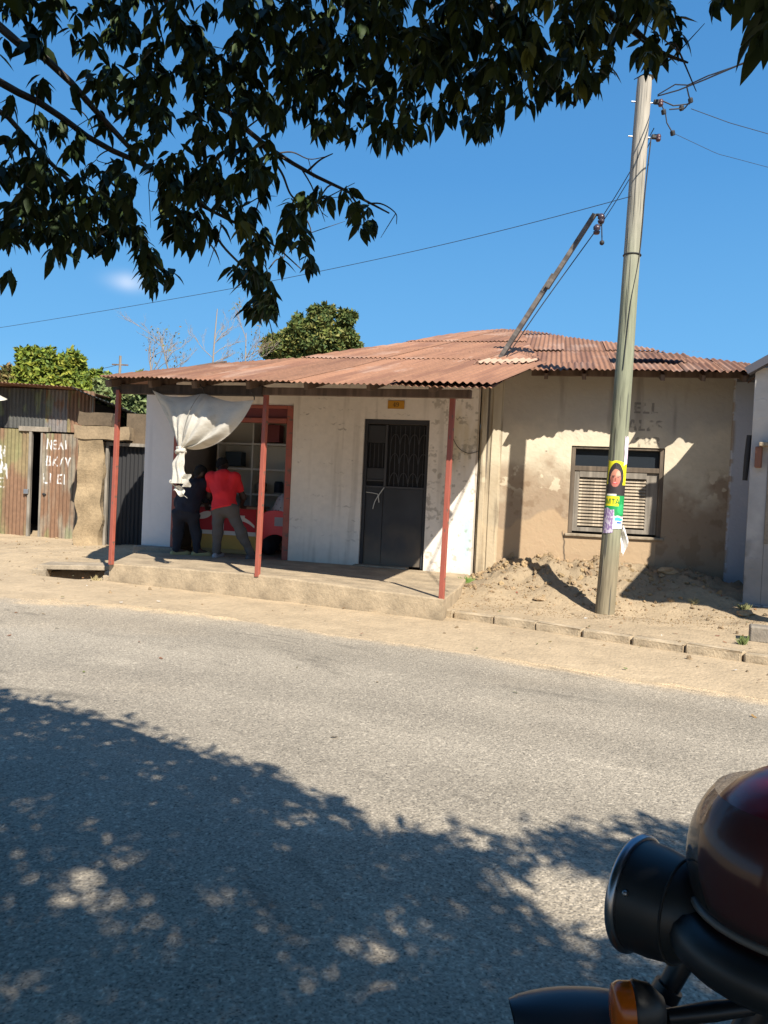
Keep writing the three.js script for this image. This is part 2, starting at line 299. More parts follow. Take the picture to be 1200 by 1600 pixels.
// clods and pebbles on the mound, small dirt along the verge
{
  seed(77);
  const rock = (s) => { const g = new THREE.IcosahedronGeometry(1, 1), p = g.attributes.position; for (let i = 0; i < p.count; i++) { const v = V(p.getX(i), p.getY(i), p.getZ(i)), k = 0.7 + 0.6 * h3(Math.round(v.x * 50) + s, Math.round(v.y * 50), Math.round(v.z * 50)); p.setXYZ(i, v.x * k, v.y * k * 0.75, v.z * k); } g.computeVertexNormals(); return g; };
  const clodM = mat([0.4, 0.29, 0.175], 1, { bumpMap: sandBump, bumpScale: 0.01 });
  const n = 2300, im = new THREE.InstancedMesh(rock(1), clodM, n), m4 = new THREE.Matrix4(), q = new THREE.Quaternion(), col = new THREE.Color();
  let k = 0;
  while (k < n) {
    const lx = rr(-0.3, 3.9), lz = Math.pow(R(), 1.5) * 2.6; const p = H(lx, 0, lz);
    if (p.x > 4.3 || zKerb(p.x) - p.z < 0.15 || vn(lx * 2.5, lz * 2.5, 8) < 0.33 * R() * 2) continue;
    const s = 0.006 + 0.036 * Math.pow(R(), 5) * sst(2.4, 0.6, lz);
    q.setFromEuler(new THREE.Euler(R() * 6, R() * 6, R() * 6));
    im.setMatrixAt(k, m4.compose(V(p.x, groundY(p.x, p.z) + s * 0.25, p.z), q, V(s * rr(0.8, 1.4), s, s * rr(0.8, 1.3))));
    const t = rr(0.65, 1.15); im.setColorAt(k, col.setRGB(t, t * rr(0.95, 1), t * rr(0.86, 1))); k++;
  }
  im.name = numbered('soil_clods'); im.userData = { kind: 'stuff', label: 'loose pale brown soil clods heaped against the plastered wall', category: 'soil' }; shade(im); scene.add(im);
  const n2 = 700, im2 = new THREE.InstancedMesh(rock(7), clodM, n2); k = 0;
  while (k < n2) {
    const x = rr(-9, 4.6), z = rr(-16, -5.4); const d = zKerb(x) - z; if (d < -1.2 || (x > -3.9 && x < 1 && d > 0.1)) continue; if (z > zEdge(x) + 0.1) continue;
    const s = 0.004 + 0.022 * Math.pow(R(), 6); q.setFromEuler(new THREE.Euler(R() * 6, R() * 6, R() * 6));
    im2.setMatrixAt(k, m4.compose(V(x, (d > 0.05 ? groundY(x, z) : 0.008) + s * 0.3, z), q, V(s * 1.3, s, s))); const t = rr(0.6, 1.1); im2.setColorAt(k, col.setRGB(t, t, t)); k++;
  }
  im2.name = numbered('pebbles'); im2.userData = { kind: 'stuff', label: 'small pebbles and dirt scattered over the sandy roadside', category: 'pebbles' }; shade(im2); scene.add(im2);
  const lg = new THREE.PlaneGeometry(1, 0.55, 3, 1), lp = lg.attributes.position; for (let i = 0; i < lp.count; i++) lp.setZ(i, 0.25 * lp.getX(i) * lp.getX(i) + 0.1 * lp.getY(i)); lg.rotateX(-Math.PI / 2); lg.computeVertexNormals();
  const n3 = 420, im3 = new THREE.InstancedMesh(lg, mat([1, 1, 1], 0.9), n3); k = 0;
  while (k < n3) { const x = rr(-9, 4.8), z = rr(-15, -1.5), d = zKerb(x) - z; if (x > -3.9 && x < 1.1 && d > 0.1) continue; const onRoad = z > zEdge(x); if (onRoad ? R() > 0.12 : d < -0.3 && R() > 0.6) continue; const s = rr(0.012, 0.042); q.setFromEuler(new THREE.Euler(rr(-0.3, 0.3), R() * 6.28, rr(-0.3, 0.3))); im3.setMatrixAt(k, m4.compose(V(x, (onRoad ? 0.003 : d > 0.05 ? groundY(x, z) : 0.02) + s * 0.12, z), q, V(s, s, s))); const w = R(); im3.setColorAt(k, w < 0.1 ? col.setRGB(0.6, 0.58, 0.55) : col.setRGB(rr(0.1, 0.25), rr(0.07, 0.14), 0.045)); k++; }
  im3.name = numbered('litter'); im3.userData = { kind: 'stuff', label: 'dry leaves and paper scraps strewn along the sandy roadside', category: 'litter' }; shade(im3); scene.add(im3);
  // bigger lumps one can pick out
  const spots = [[1165, 962, 0.07, 'greenish lump of soil at the foot of the grey wall corner'], [843, 935, 0.06, 'pale clod of earth by the foot of the wooden pole'], [735, 985, 0.045, 'small stone on the kerb line beside the platform end'], [1040, 935, 0.09, 'flat crusted clod where the wall shadow ends']];
  for (const [x, y, s, label] of spots) { const p = G(x, y, 0.12); const o = solo('earth_clod', rock(s * 1000), clodM, label, 'clod'); o.scale.set(s * 1.4, s * 0.8, s); o.position.set(p.x, groundY(p.x, p.z) + s * 0.2, p.z); }
}
// concrete lip over the open drain at the left end of the platform
{
  const t = thing('drain_cover', 'cracked concrete slab lip over the dark open drain left of the platform', 'drain cover', V(-4.32, 0, -10.95), 0.05);
  const g = bx(-0.55, 0.55, 0.055, 0.125, -0.4, 0.08, 0.012).rotateZ(0.02); part('slab', g, M.concrete, t);
  part('drain_wall', [bx(-0.62, -0.42, -0.4, 0.054, -0.4, 0.1, 0.01), bx(0.42, 0.7, -0.4, 0.075, -0.3, 0.22, 0.03), bx(-0.5, 0.5, -0.4, 0.054, -0.5, -0.4)], M.concrete, t);
}

// ------------------------------------------------------------------ the house
const house = thing('house', 'low plastered shop house with rusty iron roof and red porch posts', 'house', HO, -HT);
const LW = [-5.45, 0, 3.4];
const wallBump = bumpOf(1024, 1024, (u, v) => 0.55 * fbm(u * 9, v * 9, 5, 301, 9, 9) + 0.3 * fbm(u * 60, v * 60, 2, 303, 60, 60) + 0.15 * sst(0.62, 0.66, fbm(u * 14, v * 14, 4, 307, 14, 14)));
{
  // whitewashed front, uv spans x -5.4..0, y 0..3.4
  const marks = [];
  seed(311); for (let i = 0; i < 60; i++) marks.push([rr(-2.8, 0), rr(0.4, 2.9), rr(0.03, 0.16), rr(0.006, 0.02), rr(0.2, 0.7)]);
  for (let i = 0; i < 9; i++) marks.push([rr(-0.78, -0.5), rr(0.7, 2.3), rr(0.03, 0.1), rr(0.015, 0.04), rr(0.3, 0.8)]);
  marks.push([-0.33, 2.49, 0.13, 0.03, 1], [-2.68, 2.5, 0.1, 0.014, 0.9], [-2.16, 2.36, 0.12, 0.012, 0.8], [-2.08, 2.28, 0.1, 0.016, 0.9], [-1.92, 1.82, 0.05, 0.008, 1], [-0.4, 1.9, 0.04, 0.06, 1]);
  const tex = texOf(960, 605, (u, v) => {
    const x = -5.4 + u * 5.4, y = v * 3.4, a = fbm(x * 1.4, y * 1.2, 5, 321), f = fbm(x * 18, y * 18, 3, 323);
    let c = [0.79, 0.725, 0.645]; const k = 0.93 + 0.22 * (a - 0.5) + 0.12 * (f - 0.5); c = c.map((q) => q * k);
    const mix = (b, t) => { c = c.map((q, i) => lerp(q, b[i], t)); };
    const streak = fbm(x * 9, y * 0.6, 4, 327);
    mix([0.36, 0.31, 0.26], sst(0.56, 0.8, streak) * 0.35);
    mix([0.32, 0.27, 0.22], sst(0.65, 0.2, y + 0.35 * (a - 0.5)) * 0.28);
    if (x > -0.75) { mix([0.55, 0.46, 0.3], sst(0.5, 0.75, fbm(x * 5, y * 0.9, 4, 329)) * 0.75); mix([0.36, 0.56, 0.55], sst(0.09, 0.03, Math.abs(x + 0.13 + 0.05 * (fbm(y * 4, 2, 3, 331) - 0.5))) * sst(0.25, 0.5, y) * sst(1.25, 0.95, y) * 0.8); mix([0.2, 0.17, 0.13], sst(0.6, 0.75, fbm(x * 14, y * 14, 3, 335)) * 0.5); }
    mix([0.26, 0.2, 0.14], sst(0.025, 0.005, Math.abs(x + 0.03 - 0.03 * (fbm(y * 3, 1, 3, 337) - 0.5))) * 0.6);
    if (x < -4.8) mix([0.6, 0.61, 0.65], 0.6);
    if (x > -2.86) for (const [mx, my, rx, ry, s] of marks) { const dx = (x - mx) / rx, dy = (y - my - 0.01 * Math.sin(x * 60)) / ry, d = dx * dx + dy * dy; if (d < 1.6) mix([0.15, 0.125, 0.1], s * 0.6 * clamp(1.3 - d) * sst(0.42, 0.6, fbm(x * 32, y * 32, 3, 339))); }
    return c;
  }, false);
  M.white = mat('#ffffff', 0.95, { map: tex, bumpMap: repeated(wallBump, 2.2, 1.4), bumpScale: 0.006 });
  // weathered right wing, uv spans x 0..3.75, y 0..3.4 : faint black painted letters, damp brown base, mud splash
  const let1 = canvasMask(1024, 928, (g, w, h) => {
    const sx = w / 3.75, sy = h / 3.4; g.font = 'bold ' + 0.21 * sy + 'px sans-serif'; g.save(); g.translate(1.98 * sx, h - 2.62 * sy); g.rotate(0.02); g.fillText('ELL', 0.12 * sx, 0); g.fillText('SALES', -0.05 * sx, 0.24 * sy); g.fillText('0 183', 0, 0.47 * sy); g.restore();
  });
  const tex2 = texOf(800, 725, (u, v) => {
    const x = u * 3.75, y = v * 3.4, a = fbm(x * 1.3, y * 1.3, 5, 341), f = fbm(x * 16, y * 16, 3, 343), e = fbm(x * 3, y * 3, 5, 345);
    const k = 0.95 + 0.25 * (a - 0.5) + 0.14 * (f - 0.5); let c = [0.56 * k, 0.49 * k, 0.37 * k];
    const mix = (b, t) => { c = c.map((q, i) => lerp(q, b[i], t)); };
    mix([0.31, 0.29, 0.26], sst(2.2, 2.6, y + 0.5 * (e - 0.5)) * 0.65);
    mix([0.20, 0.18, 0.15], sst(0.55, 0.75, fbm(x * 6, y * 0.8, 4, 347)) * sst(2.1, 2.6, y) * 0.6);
    const damp = sst(1.98, 1.4, y + 0.8 * (e - 0.5) - (x > 2.5 ? -0.05 : 0));
    mix([0.265, 0.19, 0.125], damp * 0.9);
    mix([0.19, 0.125, 0.075], sst(0.52, 0.7, fbm(x * 7, y * 7, 4, 349)) * damp * 0.6);
    const mud = sst(0.03, -0.03, y - (1.0 + 0.22 * Math.exp(-(((x - 1.0) / 0.25) ** 2)) + 0.3 * (fbm(x * 3.3, 7, 4, 351) - 0.5)));
    mix([0.40, 0.285, 0.175], mud * 0.85 * (x < 1.25 || x > 2.5 ? (x > 2.5 ? 0.15 : 1) : 0.9));
    const flake = sst(0.62, 0.66, fbm(x * 5 + 3, y * 5, 5, 353)) * sst(1.3, 1.6, y) * sst(2.1, 1.7, y); mix([0.62, 0.54, 0.4], flake * 0.6 * (x > 2.7 || x < 1.2 ? 1 : 0));
    mix([0.045, 0.042, 0.04], let1(u, v) * 0.55 * sst(0.35, 0.6, fbm(x * 13, y * 13, 3, 355)));
    if (x > 3.4) { mix([0.42, 0.45, 0.52], 0.85); mix([0.3, 0.25, 0.2], sst(3.455, 3.4, x + 0.06 * (e - 0.5)) * sst(0.4, 0.6, f)); }
    if (x < 0.32) { mix([0.5, 0.43, 0.3], 0.5); mix([0.2, 0.16, 0.11], sst(0.55, 0.72, fbm(x * 14, y * 0.9, 4, 357)) * 0.7); mix([0.12, 0.1, 0.08], sst(0.02, 0.005, Math.abs(x - 0.11)) * sst(1.2, 2, y)); }
    mix([0.06, 0.05, 0.04], sst(0.018, 0.004, Math.abs((x - 1.24) + 0.14 * (y - 0.86) + 0.05 * (fbm(y * 9, 2, 3, 359) - 0.5))) * sst(0.95, 0.88, y) * 0.8);
    mix([0.12, 0.1, 0.09], sst(0.02, 0.008, Math.hypot(x - 0.95, (y - 2.05) * 1.6)) * 0.8);
    return c;
  }, false);
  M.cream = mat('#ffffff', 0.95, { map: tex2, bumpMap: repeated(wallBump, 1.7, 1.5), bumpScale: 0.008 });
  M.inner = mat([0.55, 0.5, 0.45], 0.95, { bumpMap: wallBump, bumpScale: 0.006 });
}
function wallUV(g, x0, w, h) { const p = g.attributes.position, uv = g.attributes.uv; for (let i = 0; i < p.count; i++) uv.setXY(i, (p.getX(i) - x0) / w, p.getY(i) / h); return g; }
const wl = (a, b, c, d, z0 = -0.2, z1 = 0) => wallUV(bx(a, b, c, d, z0, z1, 0), -5.4, 5.4, 3.4);
const wr = (a, b, c, d, z0 = -0.2, z1 = 0, r = 0) => wallUV(bx(a, b, c, d, z0, z1, r), 0, 3.75, 3.4);
const WT = 3.24;
// surfaces with slightly wavering hand plaster
function plasterWall(x0, x1, y0, y1, uv, nx, ny) { // front sheet, proud of the core by a wavering centimetre
  return grid(nx, ny, (u, v) => { const x = lerp(x0, x1, u), y = lerp(y0, y1, v); return [x, y, 0.004 + 0.014 * fbm(x * 1.1 + 9, y * 1.1, 3, 361)]; }, (u, v, q) => [(q[0] - uv[0]) / uv[1], q[1] / 3.4]);
}
part('wall', [wl(-5.33, -4.83, 0.0, 2.84), wl(-4.83, -2.86, 2.62, 2.96), wl(-2.86, -1.74, 0, WT), wl(-1.74, -0.75, 2.45, WT), wl(-0.75, -0.02, 0, WT),
  plasterWall(-2.86, -1.74, 0.2, WT, [-5.4, 5.4], 30, 60), plasterWall(-0.75, -0.02, 0.2, WT, [-5.4, 5.4], 20, 60), plasterWall(-1.74, -0.75, 2.45, WT, [-5.4, 5.4], 24, 20), plasterWall(-5.33, -4.83, 0.2, 2.84, [-5.4, 5.4], 12, 60)], M.white, house, 'whitewashed wall around the shop front and metal door');
const crA = plasterWall(0.0, 1.3, 0, 3.2, [0, 3.75], 36, 80), crB = plasterWall(2.56, 3.4, 0, 3.2, [0, 3.75], 24, 80), crC = plasterWall(1.3, 2.56, 0, 0.9, [0, 3.75], 36, 24), crD = plasterWall(1.3, 2.56, 2.14, 3.2, [0, 3.75], 36, 30);
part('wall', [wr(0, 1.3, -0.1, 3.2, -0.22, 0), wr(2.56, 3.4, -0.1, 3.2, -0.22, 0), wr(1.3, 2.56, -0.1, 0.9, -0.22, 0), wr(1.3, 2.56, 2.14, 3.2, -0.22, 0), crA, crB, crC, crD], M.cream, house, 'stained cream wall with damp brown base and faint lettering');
part('pilaster', [wr(3.4, 3.74, -0.1, 3.2, -0.3, 0.07, 0.02)], M.cream, house, 'bluish grey end pilaster of the right wing');
part('pilaster', [wr(0.02, 0.1, 0, 3.15, -0.05, 0.05, 0.015), wr(0.16, 0.3, 0, 3.1, -0.05, 0.03, 0.015)], M.cream, house, 'streaked joint where the white wall meets the cream wing');
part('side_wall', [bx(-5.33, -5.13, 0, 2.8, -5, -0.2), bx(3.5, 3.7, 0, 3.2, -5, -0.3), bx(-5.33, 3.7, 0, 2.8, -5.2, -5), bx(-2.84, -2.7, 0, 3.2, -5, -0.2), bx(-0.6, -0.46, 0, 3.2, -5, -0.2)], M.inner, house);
part('shop_floor', bx(-5.13, -2.84, 0.1, 0.245, -5, -0.01), M.concrete, house);
// red shop front frame
const sf = part('shop_frame', [bx(-4.83, -4.75, 0.25, 2.62, -0.12, 0.02, 0.008), bx(-2.96, -2.862, 0.25, 2.62, -0.12, 0.02, 0.008), bx(-4.75, -2.96, 2.35, 2.42, -0.13, 0.03, 0.008), bx(-4.75, -2.96, 2.57, 2.62, -0.12, 0.02, 0.008)], M.redPaint, house, 'chipped red timber frame of the shop opening');
part('header_panel', bx(-4.75, -2.96, 2.42, 2.57, -0.07, -0.04), M.maroon, sf);
part('step', bx(-5.36, -4.62, 0.05, 0.34, 0.025, 0.22, 0.02), M.greyConcrete, house, 'low grey plinth at the left shop corner');
// metal door with two grilles
const door = part('door', bx(-1.73, -0.76, 0.24, 2.44, -0.12, -0.1), M.dark, house, 'dark steel double door with scrollwork grilles in its upper half');
const doorM = mat('#ffffff', 0.55, { metalness: 0.2, map: texOf(256, 512, (u, v) => { const a = fbm(u * 4, v * 8, 5, 371), k = 0.9 + 0.6 * (a - 0.5), d = sst(0.3, 0.0, v + 0.25 * (a - 0.5)); return [lerp(0.032 * k, 0.13, d), lerp(0.034 * k, 0.105, d), lerp(0.04 * k, 0.08, d)]; }, false) });
const panelUV = (g) => { const p = g.attributes.position, uv = g.attributes.uv; for (let i = 0; i < p.count; i++) uv.setXY(i, (p.getX(i) + 1.74) / 1, (p.getY(i) - 0.24) / 2.2); return g; };
part('door_frame', [bx(-1.738, -1.69, 0.24, 2.448, -0.1, -0.03), bx(-0.8, -0.752, 0.24, 2.448, -0.1, -0.03), bx(-1.69, -0.8, 2.38, 2.448, -0.1, -0.03)], doorM, door);
part('panel', [panelUV(bx(-1.69, -1.42, 0.26, 1.42, -0.095, -0.06, 0.006))], doorM, door); part('panel', [panelUV(bx(-1.415, -0.805, 0.26, 1.42, -0.095, -0.055, 0.006))], doorM, door);
part('panel', [panelUV(bx(-1.69, -1.42, 1.55, 1.72, -0.095, -0.06, 0.006))], doorM, door); part('panel', [panelUV(bx(-1.69, -1.42, 2.1, 2.36, -0.095, -0.06, 0.006))], doorM, door);
const railM = mat([0.055, 0.055, 0.06], 0.5, { metalness: 0.3 });
part('rail', [bx(-1.69, -0.805, 1.42, 1.45, -0.09, -0.045, 0.004)], railM, door); part('rail', [bx(-1.69, -1.42, 1.52, 1.545, -0.09, -0.045, 0.004)], railM, door); part('stile', [bx(-1.42, -1.385, 1.45, 2.37, -0.09, -0.05, 0.004)], railM, door);
for (let i = 0; i < 8; i++) part('grille_bar', rod(V(-1.34 + i * 0.072, 1.46, -0.075), V(-1.34 + i * 0.072, 2.36, -0.075), 0.006, 0.006, 6), railM, door);
for (let i = 0; i < 4; i++) for (let j = 0; j < 3; j++) part('grille_scroll', tube([V(-1.34 + i * 0.144, 1.5 + j * 0.29, -0.07), V(-1.31 + i * 0.144, 1.62 + j * 0.29, -0.07), V(-1.268 + i * 0.144, 1.66 + j * 0.29, -0.07), V(-1.226 + i * 0.144, 1.62 + j * 0.29, -0.07), V(-1.2 + i * 0.144, 1.5 + j * 0.29, -0.07)], 0.006, 0.006, 14, 5), railM, door);
for (let i = 0; i < 4; i++) part('grille_bar', rod(V(-1.65 + i * 0.065, 1.73, -0.075), V(-1.65 + i * 0.065, 2.09, -0.075), 0.006, 0.006, 6), railM, door);
part('door_wire', [tube([V(-1.68, 1.35, -0.04), V(-1.54, 1.335, -0.03), V(-1.49, 1.32, -0.03), V(-1.54, 1.2, -0.03), V(-1.56, 1.1, -0.03)], 0.007), tube([V(-1.4, 1.43, -0.03), V(-1.44, 1.37, -0.025), V(-1.48, 1.3, -0.025), V(-1.47, 1.2, -0.025)], 0.008)], mat([0.5, 0.5, 0.47], 0.7), door, 'pale wire tied through the door grille');
part('door_sill', bx(-1.8, -0.98, 0.2, 0.262, -0.1, 0.13, 0.015), M.concrete, house);
// number plate over the door
{
  const pl = thing('number_plate', 'small orange house number plate above the steel door', 'number plate', H(-1.265, 2.665, 0.024), -HT);
  const g = new RoundedBoxGeometry(0.25, 0.125, 0.012, 2, 0.005); part('plate', g, mat([0.4, 0.2, 0.03], 0.6), pl);
  const f = new THREE.PlaneGeometry(0.235, 0.11).translate(0, 0, 0.0085);
  part('number', f, mat('#ffffff', 0.6, { map: canvasTex(256, 120, (c, w, h) => { c.fillStyle = '#b8841f'; c.fillRect(0, 0, w, h); c.fillStyle = '#4a3210'; c.font = 'bold 96px serif'; c.textAlign = 'center'; c.fillText('49', w / 2, 92); }) }), pl);
}
// wall switch box and cable by the right porch post
part('cable', [tube([V(-0.42, 2.2, 0.03), V(-0.41, 2.06, 0.035), V(-0.42, 1.96, 0.04), V(-0.4, 1.86, 0.03)], 0.008), tube([V(-0.4, 2.2, 0.03), V(-0.3, 2.05, 0.04), V(-0.15, 1.98, 0.03), V(0, 2.02, 0.04)], 0.005)], M.wire, house);
part('wall_switch', bx(-0.455, -0.39, 1.82, 1.93, 0.012, 0.06, 0.01), M.rubber, house);

// louvred window
{
  const w = part('window', bx(1.3, 2.56, 0.9, 2.14, -0.2, -0.16), M.dark, house, 'weathered timber window with louvred shutter and dark fanlight');
  const fm = M.greyWood;
  part('window_frame', [bx(1.302, 1.36, 0.902, 2.138, -0.16, -0.01, 0.006), bx(2.5, 2.558, 0.902, 2.138, -0.16, -0.01, 0.006), bx(1.36, 2.5, 2.1, 2.138, -0.16, -0.01, 0.006), bx(1.36, 2.5, 1.79, 1.86, -0.15, -0.015, 0.006)], mat([0.55, 0.48, 0.42], 0.9, { map: fm.map }), w);
  part('pane', bx(1.36, 1.93, 1.86, 2.1, -0.1, -0.09), M.glassDark, w); part('pane', bx(1.94, 2.5, 1.86, 2.1, -0.1, -0.09), M.glassDark, w);
  const sh = part('shutter', [bx(1.36, 1.43, 0.93, 1.79, -0.1, -0.03, 0.006), bx(2.34, 2.5, 0.93, 1.79, -0.1, -0.05, 0.006), bx(1.43, 2.34, 0.93, 0.99, -0.1, -0.03, 0.006), bx(1.43, 2.34, 1.7, 1.79, -0.1, -0.025, 0.006)], fm, w);
  seed(55);
  const slm = mat([1.55, 1.45, 1.3], 0.9, { map: fm.map }), sg = boxUV(new RoundedBoxGeometry(0.92, 0.009, 0.05, 1, 0.003), 1), N = 15;
  for (let i = 0; i < N; i++) { const s = part('slat', sg, slm, sh); s.position.set(1.885, 1.02 + (i + 0.3) * (0.68 / N), -0.062); s.rotation.set(0.95 + rr(-0.06, 0.06), 0, rr(-0.006, 0.006)); }
  part('sill', bx(1.26, 2.6, 0.855, 0.9, -0.1, 0.05, 0.015), M.concrete, house, 'crumbling mud sill under the window');
}
// porch platform
const PT = (x, y, z) => V(x, y, z);
{
  const ring = [[-3.62, 0.25, -10.2], [-1.5, 0.3, -9.22], [0.68, 0.245, -8.19], [1.0, 0.22, -9.6], [1.28, 0.22, -11.18], [0.2, 0.24, -11.36], [-1.7, 0.25, -11.83], [-3.87, 0.26, -12.3]];
  const sh = new THREE.Shape(ring.map(([x, , z]) => new THREE.Vector2(x, -z)));
  const g = new THREE.ExtrudeGeometry(sh, { depth: 0.4, bevelEnabled: true, bevelSize: 0.018, bevelThickness: 0.018, bevelSegments: 2, bevelOffset: -0.018 }).rotateX(-Math.PI / 2);
  const p = g.attributes.position;
  for (let i = 0; i < p.count; i++) if (p.getY(i) > 0.2) { let best = 9, yy = 0.25; for (const r of ring) { const d = Math.hypot(r[0] - p.getX(i), r[2] - p.getZ(i)); if (d < best) { best = d; yy = r[1]; } } p.setY(i, p.getY(i) - 0.418 + yy); } else p.setY(i, p.getY(i) - 0.15);
  g.computeVertexNormals();
  const o = solo('porch_platform', boxUV(g, 1), mat([1.14, 1.1, 1.02], 0.95, { map: concTex, bumpMap: concBump, bumpScale: 0.004 }), 'raised concrete porch platform in front of the white shop wall', 'platform');
  o.userData.kind = 'structure';
}
// porch posts, beam and rafters
const BL = V(-3.62, 2.56, -10.2), BR = V(0.86, 2.425, -8.1);
{
  const posts = [[-3.57, -10.12, 0.24, 2.54, 'left'], [-1.49, -9.23, 0.27, 2.5, 'middle'], [0.66, -8.24, 0.2, 2.42, 'right']];
  const inv = (p) => house.worldToLocal(p.clone()); house.updateMatrixWorld(true);
  for (const [x, z, y0, y1] of posts) { const a = inv(V(x, y0, z)), b = inv(V(x + 0.02, y1, z)); part('porch_post', bar(a, b, 0.054, 0.054, 0.005, V(1, 0, 0.2)), M.redPaint, house, x < -3 ? 'square red porch post at the left end' : x < 0 ? 'square red porch post in front of the shop opening' : 'square red porch post beside the steel door'); }
  part('beam', bar(inv(BL), inv(V(-1.5, 2.5, -9.23)), 0.1, 0.12, 0.006), M.darkWood, house); part('beam', bar(inv(V(-1.55, 2.5, -9.25)), inv(BR), 0.06, 0.09, 0.006), M.oldWood, house);
  const e = BR.clone().sub(BL);
  for (const [t, w] of [[0.02, 0.1], [0.16, 0.06], [0.3, 0.08], [0.46, 0.06], [0.62, 0.06], [0.78, 0.06], [0.93, 0.09]]) {
    const a = BL.clone().addScaledVector(e, t).add(V(-0.1, 0.06, 0.2)), b = a.clone().add(V(0.95, 0.72, -2.5)); b.y = a.y + 0.28 * 2.5; a.y = BL.y + (BR.y - BL.y) * t + 0.04;
    part('rafter', bar(inv(a), inv(b), w, 0.09, 0.004), M.oldWood, house);
  }
  part('purlin', bar(H(0, 0, 0).sub(HO).set(0.7, 3.1, 0.4), V(3.5, 3.1, 0.4), 0.06, 0.08), M.oldWood, house);
  for (let i = 0; i < 6; i++) part('rafter', bar(V(0.9 + i * 0.5, 3.02, 0.62), V(0.9 + i * 0.5, 3.24, -0.08), 0.05, 0.08), M.oldWood, house);
}
// roofs: corrugated sheets laid edge over edge
const roof = part('roof', bx(-5.2, 3.55, 3.1, 3.14, -5, -0.3), M.dark, house, 'shallow hipped roof of rusty corrugated iron sheets');
function corrugated(o, e, up, s0, s1, lo, hi, lift, m, parent, name = 'roof_sheet', amp = 0.011, pitch = 0.078, rag = 0.012, label) {
  const nrm = e.clone().cross(up).normalize(); if (nrm.y < 0) nrm.negate();
  const n = Math.max(8, Math.round((s1 - s0) / pitch * 8)), rows = 5;
  const inv = new THREE.Matrix4().copy(house.matrixWorld).invert();
  const g = grid(n, rows, (u, v) => {
    const s = lerp(s0, s1, u), a = lo(s) - rag * (1.3 * vn(s * 3.1, 2.2, 3) + 0.5 * vn(s * 11, 2.2, 5)), b = hi(s), t = lerp(a, b, v);
    return o.clone().addScaledVector(e, s).addScaledVector(up, t).addScaledVector(nrm, lift + amp * Math.sin(s / pitch * Math.PI * 2) + 0.014 * (vn(s * 1.4, t * 1.4, 9) - 0.5)).applyMatrix4(inv);
  }, (u, v) => { const s = lerp(s0, s1, u); return [s, lerp(lo(s), hi(s), v)]; });
  return part(name, g, m, parent, label);
}
const span = (poly, s) => { let a = 1e9, b = -1e9; for (let i = 0; i < poly.length; i++) { const [x0, y0] = poly[i], [x1, y1] = poly[(i + 1) % poly.length]; if ((s - x0) * (s - x1) <= 0 && x0 !== x1) { const y = lerp(y0, y1, (s - x0) / (x1 - x0)); a = Math.min(a, y); b = Math.max(b, y); } } return [a, b]; };
